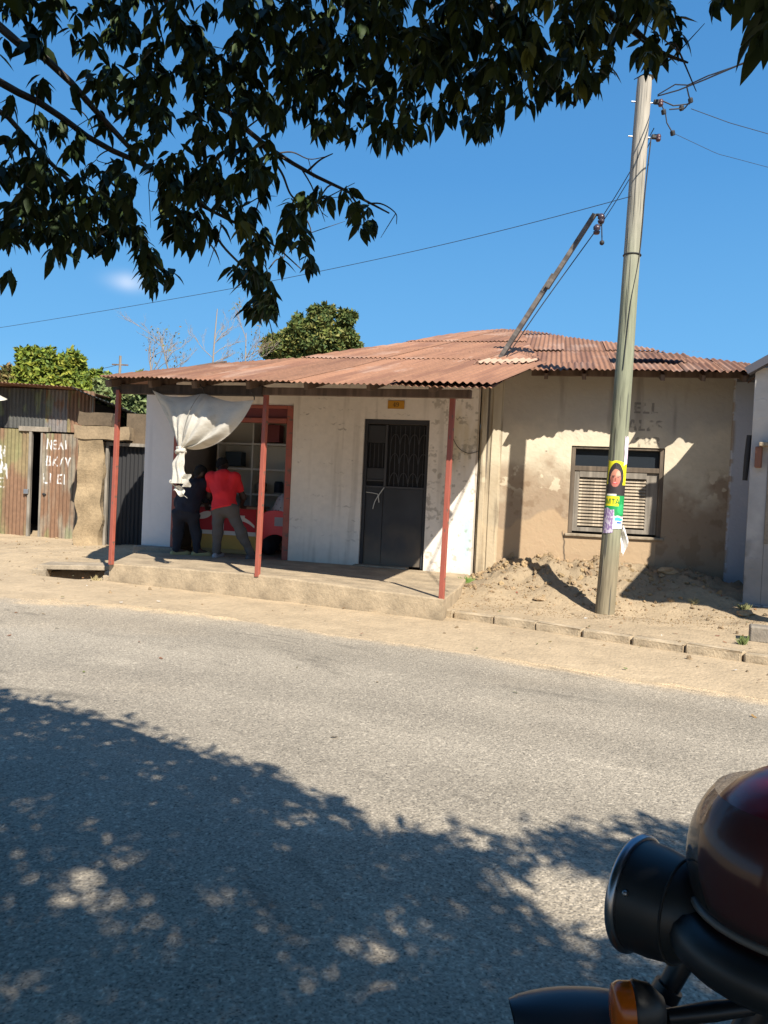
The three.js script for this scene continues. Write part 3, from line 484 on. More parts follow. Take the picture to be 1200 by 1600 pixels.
{
  house.updateMatrixWorld(true);
  const E0 = V(-3.66, 2.65, -9.71), E1 = V(1.0, 2.41, -7.51), e = E1.clone().sub(E0).normalize(), up = V(0.4275, 0.28, -0.904), n = e.clone().cross(up).normalize();
  const sv = (x, y) => { const p = onPlane(x, y, E0, n).sub(E0); const ee = e.dot(e), eu = e.dot(up), uu = up.dot(up), pe = p.dot(e), pu = p.dot(up), dt = ee * uu - eu * eu; return [(pe * uu - pu * eu) / dt, (pu * ee - pe * eu) / dt]; };
  const poly = [[0, 0], [E0.distanceTo(E1), 0], sv(845, 567), sv(812, 519), sv(786, 517), sv(740, 520), sv(600, 541), sv(470, 560), sv(300, 573)];
  const smax = Math.max(...poly.map((p) => p[0])), smin = Math.min(...poly.map((p) => p[0])); seed(61);
  let i = 0;
  for (let s = smin; s < smax - 0.02; s += 0.71, i++) {
    const a = s - (i ? 0.05 : 0), b = Math.min(s + 0.71, smax - 0.005);
    for (const [v0, v1, l] of [[-1, 2.55, 0], [2.4, 5.2, 0.014], [5.05, 9, 0.028]]) {
      const lo = (q) => Math.max(v0, span(poly, clamp(q, smin + 0.002, smax - 0.002))[0]), hi = (q) => Math.min(v1, span(poly, clamp(q, smin + 0.002, smax - 0.002))[1]);
      let any = false; for (let k = 0; k <= 6; k++) { const q = lerp(a, b, k / 6); if (hi(q) > lo(q) + 0.03) any = true; }
      if (any) corrugated(E0, e, up, a, b, lo, (q) => Math.max(hi(q), lo(q) + 0.001), l + (i % 2) * 0.007 + rr(0, 0.006), M.rust[Math.floor(R() * 4)], roof, 'roof_sheet', 0.0095, 0.072, v0 < 0 ? 0.016 : 0.004);
    }
  }
  // a second sheet slapped over the torn right corner
  corrugated(E0, e, up, 4.05, 5.2, (q) => 0.0 + 0.02 * (q - 4), (q) => 1.72 + 0.1 * Math.sin(q * 9) + 0.3 * (q - 4.5), 0.05, M.rust[1], roof, 'roof_sheet', 0.012, 0.082, 0.02, 'patched sheet lying over the torn right porch corner');
  corrugated(E0, e, up, 4.4, 5.05, (q) => 1.62 + 0.15 * vn(q * 5, 1, 3), (q) => 1.95 + 0.2 * vn(q * 6, 8, 4), 0.075, M.rustLight, roof, 'roof_sheet', 0.012, 0.082, 0.05, 'pale bent scrap of roofing at the foot of the mast');
  // right slope
  const o2 = H(0.45, 3.085, 0.7), up2 = HN.clone().negate().setY(0.32), n2 = HU.clone().cross(up2).normalize();
  const sv2 = (x, y) => { const p = onPlane(x, y, o2, n2).sub(o2); return [p.dot(HU), p.dot(V(-HN.x, 0, -HN.z))]; };
  const o2b = sv2(1174, 571), poly2 = [[0.0, 0], [3.02, 0], o2b, sv2(1000, 545), sv2(900, 530), sv2(800, 517), sv2(770, 519)];
  const m2 = Math.max(...poly2.map((p) => p[0])) - 0.003; i = 0;
  for (let s = Math.min(...poly2.map((p) => p[0])); s < m2; s += 0.68, i++) {
    const a = s - 0.05, b = Math.min(s + 0.68, m2), raise = 0.05 * vn(i * 1.7, 4, 3);
    for (const [v0, v1, l] of [[-1, 2.0, 0], [1.85, 4.2, 0.016], [4.05, 9, 0.03]]) {
      const cl = (q) => clamp(q, poly2[6][0] + 0.002, m2 - 0.002), lo = (q) => Math.max(v0, span(poly2, cl(q))[0] + (v0 < 0 ? raise : 0)), hi = (q) => Math.min(v1, span(poly2, cl(q))[1]);
      let any = false; for (let k = 0; k <= 6; k++) if (hi(lerp(a, b, k / 6)) > lo(lerp(a, b, k / 6)) + 0.03) any = true;
      if (any) corrugated(o2, HU.clone(), up2, a, b, lo, (q) => Math.max(hi(q), lo(q) + 0.001), l + (i % 2) * 0.008 + rr(0, 0.02), M.rust[R() < 0.6 ? 2 : Math.floor(R() * 4)], roof, 'roof_sheet', 0.0095, 0.072, v0 < 0 ? 0.045 : 0.01);
    }
  }
  // loose scraps lying on the torn eave
  corrugated(o2, HU.clone(), up2, 1.35, 2.35, (q) => 0.55 + 0.1 * vn(q * 7, 1, 1), (q) => 0.95 + 0.12 * vn(q * 5, 3, 1), 0.1, M.rust[2], roof, 'roof_sheet', 0.014, 0.082, 0.05, 'loose crumpled sheet lying on the right slope');
  corrugated(o2, HU.clone(), up2, 0.5, 1.15, (q) => -0.12 + 0.1 * vn(q * 8, 2, 1), (q) => 0.5, 0.035, M.rust[0], roof, 'roof_sheet', 0.014, 0.082, 0.05, 'bent sheet end over the right eave');
  corrugated(o2, HU.clone(), up2, 2.2, 3.1, (q) => -0.1 + 0.12 * vn(q * 6, 5, 1), (q) => 0.6, 0.03, M.rust[3], roof, 'roof_sheet', 0.014, 0.082, 0.06);
  // hip cap strips and back slopes that close the roof
  const A = onPlane(790, 517, E0, n), inv = new THREE.Matrix4().copy(house.matrixWorld).invert(), L0 = E0.clone(), C = H(3.52, 3.07, 0.7), Lm = H(-5.6, 2.93, -0.2), Bk0 = H(-5.6, 2.9, -5.6), Bk1 = H(3.9, 3.0, -5.6);
  const tri = (...v) => { const g = new THREE.BufferGeometry().setFromPoints(v.map((p) => p.clone().setY(p.y - 0.025).applyMatrix4(inv))); g.computeVertexNormals(); return boxUV(g, 1); };
  const hipL = [L0, onPlane(300, 573, E0, n), onPlane(470, 560, E0, n), onPlane(600, 541, E0, n), onPlane(740, 520, E0, n), A].map((p) => p.clone().add(V(0.03, 0.02, 0.03))), hipR = [A, onPlane(900, 530, o2, n2), onPlane(1000, 545, o2, n2), onPlane(1174, 571, o2, n2), C];
  const fans = [tri(hipL[0], Lm, hipL[1]), tri(hipL[1], Lm, hipL[2]), tri(hipL[2], Lm, Bk0), tri(hipL[2], Bk0, hipL[3]), tri(hipL[3], Bk0, hipL[4]), tri(hipL[4], Bk0, A), tri(Bk0, Bk1, A)]; for (let k = 0; k < 4; k++) fans.push(tri(hipR[k], hipR[k + 1], Bk1));
  part('back_slope', fans, M.rust[2], roof);
  const hc = (a, b) => bar(a.clone().applyMatrix4(inv), b.clone().applyMatrix4(inv), 0.16, 0.025, 0.008);
}
// plank mast carrying the service wires above the roof
const MB = V(1.45, 3.2, -10.35), MT = P(925, 337, 10.0);
{
  const t = thing('wire_mast', 'leaning grey timber mast on the roof carrying the service wires', 'mast', MB);
  const d = MT.clone().sub(MB);
  part('spar', bar(V(0, 0, 0).addScaledVector(d, -0.03), d.clone().multiplyScalar(0.6), 0.075, 0.06, 0.006), M.mastWood, t); part('spar', bar(d.clone().multiplyScalar(0.5).add(V(0.02, 0, 0.05)), d.clone().add(V(0.02, 0, 0.05)), 0.07, 0.055, 0.006), M.mastWood, t);
  part('bracket', tube([d.clone(), d.clone().add(V(0.08, -0.02, 0.08)), d.clone().add(V(0.1, -0.14, 0.08)), d.clone().add(V(0.02, -0.16, 0.05))], 0.018, 0.018, 14), M.wire, t);
  const ins = lathe([[0, 0], [0.035, 0], [0.045, 0.03], [0.025, 0.045], [0.045, 0.06], [0.045, 0.09], [0.02, 0.12], [0, 0.12]], 12);
  for (const [x, y] of [[0.05, -0.26], [0.1, -0.12]]) { const k = part('insulator', ins, mat([0.05, 0.035, 0.05], 0.35), t); k.position.copy(d).add(V(x, y, 0.08)); }
  const k = part('clamp', new THREE.SphereGeometry(0.032, 10, 8), M.wire, t); k.position.copy(d).add(V(0.13, -0.36, 0.06)); part('stay', rod(d.clone().add(V(0.13, -0.34, 0.06)), d.clone().add(V(0.11, -0.14, 0.08)), 0.008), M.wire, t);
  part('lead', tube([d.clone().add(V(0.05, -0.2, 0.08)), d.clone().multiplyScalar(0.72).add(V(0.1, -0.06, 0.08)), d.clone().multiplyScalar(0.35).add(V(0.09, 0, 0.08)), V(0.08, 0.02, 0.06)], 0.007, 0.007, 30, 5), M.wire, t);
}

// ------------------------------------------------------------------ inside the shop
{
  const sh = thing('shelf_unit', 'cream shelf unit at the back of the dark shop', 'shelf', H(-3.75, 0.245, -1.5), -HT); const sm = mat([0.78, 0.74, 0.66], 0.7);
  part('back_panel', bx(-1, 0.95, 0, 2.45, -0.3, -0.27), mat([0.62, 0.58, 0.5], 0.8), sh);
  for (const y of [0.5, 0.96, 1.4, 1.84, 2.3]) part('shelf_board', bx(-1, 0.95, y, y + 0.03, -0.27, 0.05), sm, sh);
  for (const x of [-1, -0.35, 0.28, 0.92]) part('upright', bx(x, x + 0.03, 0, 2.45, -0.27, 0.06), sm, sh);
  seed(91); const cols = [[0.03, 0.05, 0.07], [0.05, 0.06, 0.09], [0.25, 0.05, 0.05], [0.3, 0.28, 0.22], [0.02, 0.03, 0.05], [0.04, 0.08, 0.06]];
  const lab = [['dark cooking pot standing on the upper shelf', 'pot'], ['dark box on the shelf behind the red post', 'box']];
  const items = [[0.42, 1.87, 0.4, 0.38], [0.5, 1.43, 0.3, 0.3], [-0.2, 1.87, 0.34, 0.3], [-0.28, 0.99, 0.18, 0.18], [0.05, 0.99, 0.16, 0.2], [0.5, 0.99, 0.28, 0.3], [-0.85, 1.43, 0.3, 0.25]];
  const lb = ['tall dark carton on the upper right shelf behind the red post', 'dark green carton on the middle right shelf', 'dark box on the upper middle shelf', 'small dark tin on the shelf above the red shirt', 'second dark tin on the shelf right of the small one', 'pale packet in the lower right shelf cell', 'dark package on the left shelf behind the curtain'];
  items.forEach(([x, y, w, h], i) => { const g = i === 3 || i === 4 ? lathe([[0, 0], [w / 2, 0], [w / 2, h * 0.8], [w / 2 * 0.8, h], [0, h]], 16).translate(w / 2, 0, 0) : bx(0, w, 0, h, -0.12, 0.1, 0.008); const o = solo(i === 3 || i === 4 ? 'tin' : 'carton', g, mat(cols[i % 6], 0.6), lb[i], i === 3 || i === 4 ? 'tin' : 'carton'); o.position.copy(H(-3.75 + x, 0.245 + y + 0.03, -1.56)); o.rotation.y = -HT; });
  // counter pasted with posters
  const c = thing('shop_counter', 'low shop counter with red posters over a yellow base board', 'counter', H(-4.15, 0.245, -0.52), -HT);
  part('cabinet', bx(-0.56, 0.56, 0, 0.74, -0.42, 0.0, 0.008), mat([0.5, 0.3, 0.12], 0.6), c); part('counter_top', bx(-0.6, 0.6, 0.74, 0.78, -0.46, 0.04, 0.008), mat([0.3, 0.2, 0.15], 0.5), c);
  part('base_board', bx(-0.57, 0.57, 0.07, 0.3, 0.002, 0.016, 0.004), mat([0.62, 0.36, 0.08], 0.6), c);
  const pm = mat('#ffffff', 0.6, { map: canvasTex(512, 200, (g, w, h) => {
    g.fillStyle = '#c3222c'; g.fillRect(0, 0, w, h); g.fillStyle = '#e8dcd0'; g.fillRect(0, 170, w, 30); g.beginPath(); g.ellipse(90, 60, 60, 26, -0.3, 0, 7); g.fill(); g.fillRect(300, 50, 120, 26); g.fillStyle = '#f0e6d8'; g.beginPath(); g.moveTo(280, 30); g.bezierCurveTo(330, 90, 380, 10, 500, 120); g.lineTo(500, 140); g.bezierCurveTo(380, 50, 330, 120, 280, 60); g.fill();
    g.fillStyle = '#b63a80'; g.fillRect(170, 0, 82, 120); g.fillStyle = '#ead9dd'; g.fillRect(170, 110, 82, 90); g.fillStyle = '#f3ecec'; for (let i = 0; i < 5; i++) g.fillRect(176 + (i % 3) * 24, 10 + i * 22, 18, 10); g.fillStyle = '#5a3038'; g.fillRect(196, 130, 20, 18); g.fillRect(222, 156, 10, 34); g.fillRect(176, 20, 14, 70);
  }) });
  part('poster', new THREE.PlaneGeometry(1.1, 0.44).translate(0, 0.52, 0.006), pm, c);
  // red plastic chair with a pale notice on its back, a speckled sack and a dark bundle on it
  const ch = thing('plastic_chair', 'red plastic chair with a pale square on its back in the shop opening', 'chair', H(-3.2, 0.245, -0.35), -HT + 0.12); const rm = phys([0.75, 0.03, 0.045], 0.35);
  part('seat', bx(-0.22, 0.22, 0.4, 0.425, -0.42, 0, 0.01), rm, ch);
  const bk = new THREE.Shape(); bk.moveTo(-0.2, 0.28); bk.lineTo(-0.22, 0.66); bk.quadraticCurveTo(-0.18, 0.74, 0, 0.74); bk.quadraticCurveTo(0.18, 0.74, 0.22, 0.66); bk.lineTo(0.2, 0.28); bk.quadraticCurveTo(0, 0.46, -0.2, 0.28);
  part('backrest', new THREE.ExtrudeGeometry(bk, { depth: 0.02, bevelEnabled: true, bevelSize: 0.006, bevelThickness: 0.006, bevelSegments: 1 }).translate(0, 0, 0.0), rm, ch);
  for (const [x, z] of [[-0.21, 0.02], [0.21, 0.02], [-0.21, -0.4], [0.21, -0.4]]) part('leg', rod(V(x, 0.44, z), V(x * 1.1, 0, z * 1.08), 0.026, 0.02), rm, ch);
  for (const x of [-0.25, 0.25]) part('armrest', tube([V(x, 0.6, 0), V(x * 1.08, 0.62, -0.2), V(x * 1.05, 0.58, -0.38), V(x, 0.42, -0.4)], 0.022), rm, ch);
  part('notice', bx(-0.02, 0.14, 0.5, 0.64, 0.027, 0.03), mat([0.42, 0.4, 0.42], 0.8), ch);
  const blob = (w, h, d, s, amp) => { const g = new THREE.SphereGeometry(1, 28, 20), p = g.attributes.position; for (let i = 0; i < p.count; i++) { const x = p.getX(i), y = p.getY(i), z = p.getZ(i), k = 1 + amp * (fbm(x * 2 + s, y * 2 + z * 2, 3, s) - 0.5); p.setXYZ(i, x * w * k * (1 - 0.35 * Math.max(0, y)), (y * 0.5 + 0.5) * h, z * d * k); } g.computeVertexNormals(); return g; };
  const sk = solo('sack', blob(0.2, 0.6, 0.16, 5, 0.6), mat('#ffffff', 0.9, { map: texOf(256, 256, (u, v) => { const k = vn(u * 40, v * 40, 401) > 0.8 ? 0.12 : 0.45; return [k * 0.95, k * 0.95, k * 1.05]; }) }), 'pale speckled bundle resting on the red chair', 'bundle'); sk.position.copy(H(-3.14, 0.67, -0.5));
  const bg = solo('bag', blob(0.22, 0.72, 0.2, 9, 0.7), mat([0.02, 0.022, 0.03], 0.8), 'dark bag leaning between the counter and red chair', 'bag'); bg.position.copy(H(-3.46, 0.245, -0.75));
}
// the tied curtain hung from the porch beam
{
  const po = V(-3.59, 0, -10.2), pt = V(0.904, 0, 0.4275), pn = V(-0.4275, 0, 0.904);
  const onPorch = (x, y, off) => { const p = onPlane(x, y, po.clone().addScaledVector(pn, off), pn).sub(po); return V(p.dot(pt), p.y, off); };
  const Z = 0.09, knot = onPorch(287, 703, Z), top = [[238, 610], [262, 619], [290, 620], [318, 615], [330, 619], [360, 627], [397, 625]].map(([x, y]) => onPorch(x, y, Z)), K = 0.82;
  const tc = new THREE.CatmullRomCurve3(top);
  const t = thing('curtain', 'off-white cloth curtain gathered into a knot over the shop opening', 'curtain', po, -25.31 * D2R);
  const cm = mat('#ffffff', 0.95, { map: texOf(256, 256, (u, v) => { const a = fbm(u * 9, v * 5, 4, 427), k = 0.9 + 0.35 * (a - 0.5), d = sst(0.62, 0.78, fbm(u * 14, v * 9, 4, 429)) * 0.35; return [lerp(0.54 * k, 0.3, d), lerp(0.51 * k, 0.26, d), lerp(0.45 * k, 0.2, d)]; }), bumpMap: repeated(wallBump, 3, 3), bumpScale: 0.004 });
  const g = grid(120, 64, (u, v) => {
    const a = tc.getPoint(u), w = v * v * (3 - 2 * v) * 0.35 + v * 0.65, b = V(knot.x + (u - 0.5) * 0.12, knot.y + 0.03 * Math.sin(u * 9), Z + 0.05 * Math.sin(u * 3.14));
    const q = a.clone().lerp(b, w); q.y -= Math.pow(u, 2.4) * 0.16 * Math.sin(v * Math.PI); q.x += Math.pow(u, 2.4) * 0.05 * Math.sin(v * Math.PI) - 0.035 * Math.pow(1 - u, 3) * Math.sin(v * Math.PI) * -1;
    const ph = u * 34 + 3.5 * fbm(u * 5, v * 1.5, 2, 421), f = 0.045 * Math.pow(v, 1.4) * (1 - 0.6 * v) + 0.036 * sst(0.5, 0.98, u) * sst(0.05, 0.5, v) * (1 - 0.5 * v);
    q.z += f * Math.sin(ph) + 0.04 * (fbm(u * 4, v * 3, 3, 423) - 0.5) + 0.1 * Math.sin(Math.pow(v, 0.8) * Math.PI) * Math.sin(u * Math.PI);
    return q;
  });
  part('cloth', g, cm, t);
  part('seam', tube([0.02, 0.2, 0.4, 0.62, 0.85].map((v) => { const q = tc.getPoint(0.5).lerp(V(knot.x, knot.y, Z), v); q.z += 0.1 * Math.sin(Math.pow(v, 0.8) * Math.PI) + 0.04; return q; }), 0.004, 0.004, 20, 5), mat([0.25, 0.23, 0.2], 0.9), t);
  const tail = grid(36, 40, (u, v) => {
    const a = u * Math.PI * 2, y = knot.y + 0.04 - v * 0.46, r = K * lerp(0.085, 0.1, v) * (0.75 + 0.2 * Math.sin(v * 15 + 1) * (1 - v) + 0.25 * v) * (1 + 0.26 * Math.sin(a * 5 + v * 4) * (0.3 + v));
    return [knot.x + Math.cos(a) * r - 0.03 * v + 0.015 * Math.sin(v * 9), y, Z + 0.05 + Math.sin(a) * r * 0.8];
  }); part('knotted_tail', tail, cm, t);
  part('knot', (() => { const k = new THREE.TorusGeometry(0.05, 0.022, 10, 24), p = k.attributes.position; for (let i = 0; i < p.count; i++) { const n = 1 + 0.25 * (vn(p.getX(i) * 40, p.getY(i) * 40 + p.getZ(i) * 30, 7) - 0.5); p.setXYZ(i, p.getX(i) * n, p.getY(i) * n, p.getZ(i) * n); } k.rotateX(1.35); k.rotateZ(0.2); k.translate(knot.x, knot.y - 0.03, Z + 0.05); k.computeVertexNormals(); return k; })(), cm, t);
  part('loose_corner', grid(16, 12, (u, v) => [knot.x - 0.15 + u * 0.2 + v * 0.08, knot.y - 0.38 - u * 0.1 - v * 0.13 + 0.02 * Math.sin(u * 9), Z + 0.06 + 0.03 * Math.sin(v * 7 + u * 3)]), cm, t);
  part('loose_corner', grid(12, 12, (u, v) => [knot.x + 0.06 + u * 0.1, knot.y - 0.3 - v * 0.16, Z + 0.05 + 0.025 * Math.sin(v * 8 + u * 4)]), cm, t);
  for (const [i, dy] of [[0, 0.05], [3, 0.07], [6, 0.06]]) part('tie_cord', tube([top[i].clone(), top[i].clone().add(V(0.015, dy * 0.5, 0.02)), top[i].clone().add(V(0.02, dy + 0.03, 0.1))], 0.007, 0.007, 8, 5), M.wire, t);
}

// ------------------------------------------------------------------ people
function mc(bones, k, cell, clips = [], fold = 0) {                          // smooth union of tapered capsules, meshed
  const lo = V(1e9, 1e9, 1e9), hi = lo.clone().negate();
  for (const [a, b, ra, rb] of bones) { const r = Math.max(ra, rb) + 3 * cell; for (const p of [a, b]) { lo.min(p.clone().subScalar(r)); hi.max(p.clone().addScalar(r)); } }
  const size = Math.max(hi.x - lo.x, hi.y - lo.y, hi.z - lo.z), res = Math.min(150, Math.ceil(size / cell) + 4), c = lo.clone().add(hi).multiplyScalar(0.5);
  const m = new MarchingCubes(res, new THREE.MeshBasicMaterial(), false, false, 160000), half = size / 2 * 1.06; m.isolation = 0;
  const bb = bones.map(([a, b, ra, rb]) => { const d = b.clone().sub(a); return [a.x, a.y, a.z, d.x, d.y, d.z, d.lengthSq() || 1e-9, ra, rb - ra]; });
  for (let z = 0, o = 0; z < res; z++) for (let y = 0; y < res; y++) for (let x = 0; x < res; x++, o++) {
    const px = c.x + (x / res * 2 - 1) * half, py = c.y + (y / res * 2 - 1) * half, pz = c.z + (z / res * 2 - 1) * half; let s = 0;
    let dmin = 1e9; for (const q of bb) {
      const ax = px - q[0], ay = py - q[1], az = pz - q[2], t = clamp((ax * q[3] + ay * q[4] + az * q[5]) / q[6]), dx = ax - t * q[3], dy = ay - t * q[4], dz = az - t * q[5], d = Math.sqrt(dx * dx + dy * dy + dz * dz) - q[7] - q[8] * t;
      s += Math.exp(-Math.min(d, 1) / k); if (d < dmin) dmin = d;
    }
    let val = dmin > 0.3 ? -dmin : k * Math.log(Math.max(s, 1e-30)); if (fold && dmin < 0.05) val += fold * (fbm(px * 9 + py * 4 + 20, py * 11 - px * 5 + pz * 6 + 20, 2, 431) - 0.5); for (const [cp, cn] of clips) val = Math.min(val, (px - cp.x) * cn.x + (py - cp.y) * cn.y + (pz - cp.z) * cn.z); m.field[o] = val;
  }
  m.update();
  const n = m.count, pos = m.positionArray.slice(0, n * 3), g = new THREE.BufferGeometry();
  for (let i = 0; i < n; i++) { pos[3 * i] = c.x + pos[3 * i] * half; pos[3 * i + 1] = c.y + pos[3 * i + 1] * half; pos[3 * i + 2] = c.z + pos[3 * i + 2] * half; }
  const nm = m.normalArray.slice(0, n * 3);
  g.setAttribute('position', new THREE.BufferAttribute(pos, 3)); g.setAttribute('normal', new THREE.BufferAttribute(nm, 3)); g.setAttribute('uv', new THREE.BufferAttribute(new Float32Array(n * 2), 2));
  return g;
}
function handBones(w, dir, side) {                     // palm, four fingers, thumb
  const d = dir.clone().normalize(), s = side.clone().normalize(), n = d.clone().cross(s), b = [], pc = w.clone().addScaledVector(d, 0.045);
  b.push([w.clone(), w.clone().addScaledVector(d, 0.08), 0.027, 0.03]); b.push([pc.clone().addScaledVector(s, -0.022), pc.clone().addScaledVector(s, 0.022).addScaledVector(d, 0.03), 0.017, 0.016]);
  [[-0.03, 0.065], [-0.01, 0.078], [0.01, 0.074], [0.029, 0.058]].forEach(([o, l]) => { const a = w.clone().addScaledVector(d, 0.085).addScaledVector(s, o), m = a.clone().addScaledVector(d, l * 0.55).addScaledVector(n, -0.006), e = m.clone().addScaledVector(d, l * 0.4).addScaledVector(n, -0.022); b.push([a, m, 0.0095, 0.0085], [m, e, 0.0085, 0.007]); });
  const ta = w.clone().addScaledVector(d, 0.03).addScaledVector(s, -0.03), tm = ta.clone().addScaledVector(d, 0.03).addScaledVector(s, -0.025), te = tm.clone().addScaledVector(d, 0.03).addScaledVector(s, -0.006); b.push([ta, tm, 0.012, 0.01], [tm, te, 0.01, 0.008]);
  return b;
}
function person(name, label, J, skin, top, trouser, hairM, extra) {
  const t = thing(name, label, 'person', J.base);
  const L = (p) => p.clone().sub(J.base), B = (a, b, ra, rb) => [L(J[a]), L(J[b]), ra, rb];
  const f = J.face.clone().normalize(), upv = J.crown.clone().normalize(), side = f.clone().cross(upv).normalize(), hc = L(J.head);
  const at = (x, y, z) => hc.clone().addScaledVector(side, x).addScaledVector(upv, y).addScaledVector(f, z);
  const mid = J.shL.clone().lerp(J.shR, 0.5), hipm = J.hipL.clone().lerp(J.hipR, 0.5); J.mid = mid; J.hipm = hipm; J.waist = hipm.clone().lerp(mid, 0.38); J.neck = mid.clone().lerp(J.head, 0.35);
  const body = [B('hipm', 'waist', 0.12, 0.115), B('waist', 'mid', 0.115, 0.125), B('shL', 'shR', 0.06, 0.06), B('mid', 'neck', 0.06, 0.052), [L(J.neck), hc, 0.052, 0.06],
    B('shL', 'elL', 0.05, 0.04), B('elL', 'wrL', 0.04, 0.028), B('shR', 'elR', 0.05, 0.04), B('elR', 'wrR', 0.04, 0.028), B('hipL', 'knL', 0.085, 0.058), B('knL', 'anL', 0.055, 0.038), B('hipR', 'knR', 0.085, 0.058), B('knR', 'anR', 0.055, 0.038), B('anL', 'toL', 0.04, 0.035), B('anR', 'toR', 0.04, 0.035)];
  const head = [[at(0, 0.02, -0.015), at(0, 0.02, 0.015), 0.088, 0.085], [at(0, -0.04, 0.03), at(0, -0.085, 0.05), 0.065, 0.045], [at(0, 0.0, 0.09), at(0, -0.03, 0.108), 0.012, 0.017], [at(0.078, 0.0, -0.01), at(0.08, -0.03, -0.005), 0.016, 0.012], [at(-0.078, 0.0, -0.01), at(-0.08, -0.03, -0.005), 0.016, 0.012], [at(-0.025, -0.062, 0.085), at(0.025, -0.062, 0.085), 0.011, 0.011], [at(-0.05, 0.028, 0.07), at(0.05, 0.028, 0.07), 0.017, 0.017]];
  const hands = [handBones(L(J.wrL), J.hdL, J.hsL), handBones(L(J.wrR), J.hdR, J.hsR)];
  part('body', [mc(body, 0.02, 0.014), mc([...head, [L(J.neck), hc, 0.05, 0.055]], 0.012, 0.006), ...hands.map((h) => mc(h, 0.005, 0.0035))], skin, t);
  const eye = new THREE.SphereGeometry(0.012, 10, 8); for (const s of [-1, 1]) { const e = part('eye', eye, mat([0.6, 0.58, 0.55], 0.3), t); e.position.copy(at(s * 0.032, 0.01, 0.082)); }
  part('hair', mc([[at(0, 0.035, -0.025), at(0, 0.04, 0.005), 0.09, 0.086], [at(0, -0.02, -0.045), at(0, 0, -0.05), 0.06, 0.06]], 0.012, 0.008), hairM, t);
  const sl = (a, b, k) => J[a].clone().lerp(J[b], k); J.slL = sl('shL', 'elL', extra.sleeve); J.slR = sl('shR', 'elR', extra.sleeve);
  const spine = mid.clone().sub(hipm).normalize(), hem = hipm.clone().addScaledVector(spine, extra.hem ?? -0.02), across = J.hipR.clone().sub(J.hipL).normalize();
  J.hemL = hipm.clone().addScaledVector(across, -0.075).addScaledVector(spine, -0.14); J.hemR = hipm.clone().addScaledVector(across, 0.075).addScaledVector(spine, -0.14); J.wsL = J.waist.clone().addScaledVector(across, -0.05); J.wsR = J.waist.clone().addScaledVector(across, 0.05);
  part('shirt', mc([B('hemL', 'hemR', 0.155, 0.155), B('hemL', 'wsL', 0.15, 0.125), B('hemR', 'wsR', 0.15, 0.125), B('waist', 'mid', 0.135, 0.13), B('shL', 'shR', 0.072, 0.072), [L(mid), L(J.neck), 0.075, 0.058], B('wsL', 'shL', 0.12, 0.072), B('wsR', 'shR', 0.12, 0.072), B('shL', 'slL', 0.072, 0.068), B('shR', 'slR', 0.072, 0.068)], 0.02, 0.015, [[L(hem), spine]], 0.035), top, t);
  const belt = hem.clone().addScaledVector(spine, 0.05);
  part('trousers', mc([B('hipL', 'hipR', 0.115, 0.115), B('hipm', 'waist', 0.115, 0.1), B('hipL', 'knL', 0.104, 0.075), B('knL', 'anL', 0.075, 0.06), B('hipR', 'knR', 0.104, 0.075), B('knR', 'anR', 0.075, 0.06)], 0.018, 0.015, [[L(belt), spine.clone().negate()]], 0.03), trouser, t);
  for (const s of ['L', 'R']) { const a = L(J['an' + s]), b = L(J['to' + s]), dir = b.clone().sub(a).setY(0).normalize(), h = a.clone().addScaledVector(dir, -0.05).setY(0.03), e = b.clone().setY(0.028); part('shoe', mc([[h, e, 0.038, 0.042], [h.clone().setY(0.012), e.clone().addScaledVector(dir, 0.03).setY(0.012), 0.04, 0.044]], 0.008, 0.008), extra['shoe' + s], t); }
  return { t, L, J };
}
const skinM = mat([0.045, 0.025, 0.017], 0.6), hairM = mat([0.008, 0.007, 0.007], 0.95);
const wr2 = (amp) => ({ bumpMap: null });
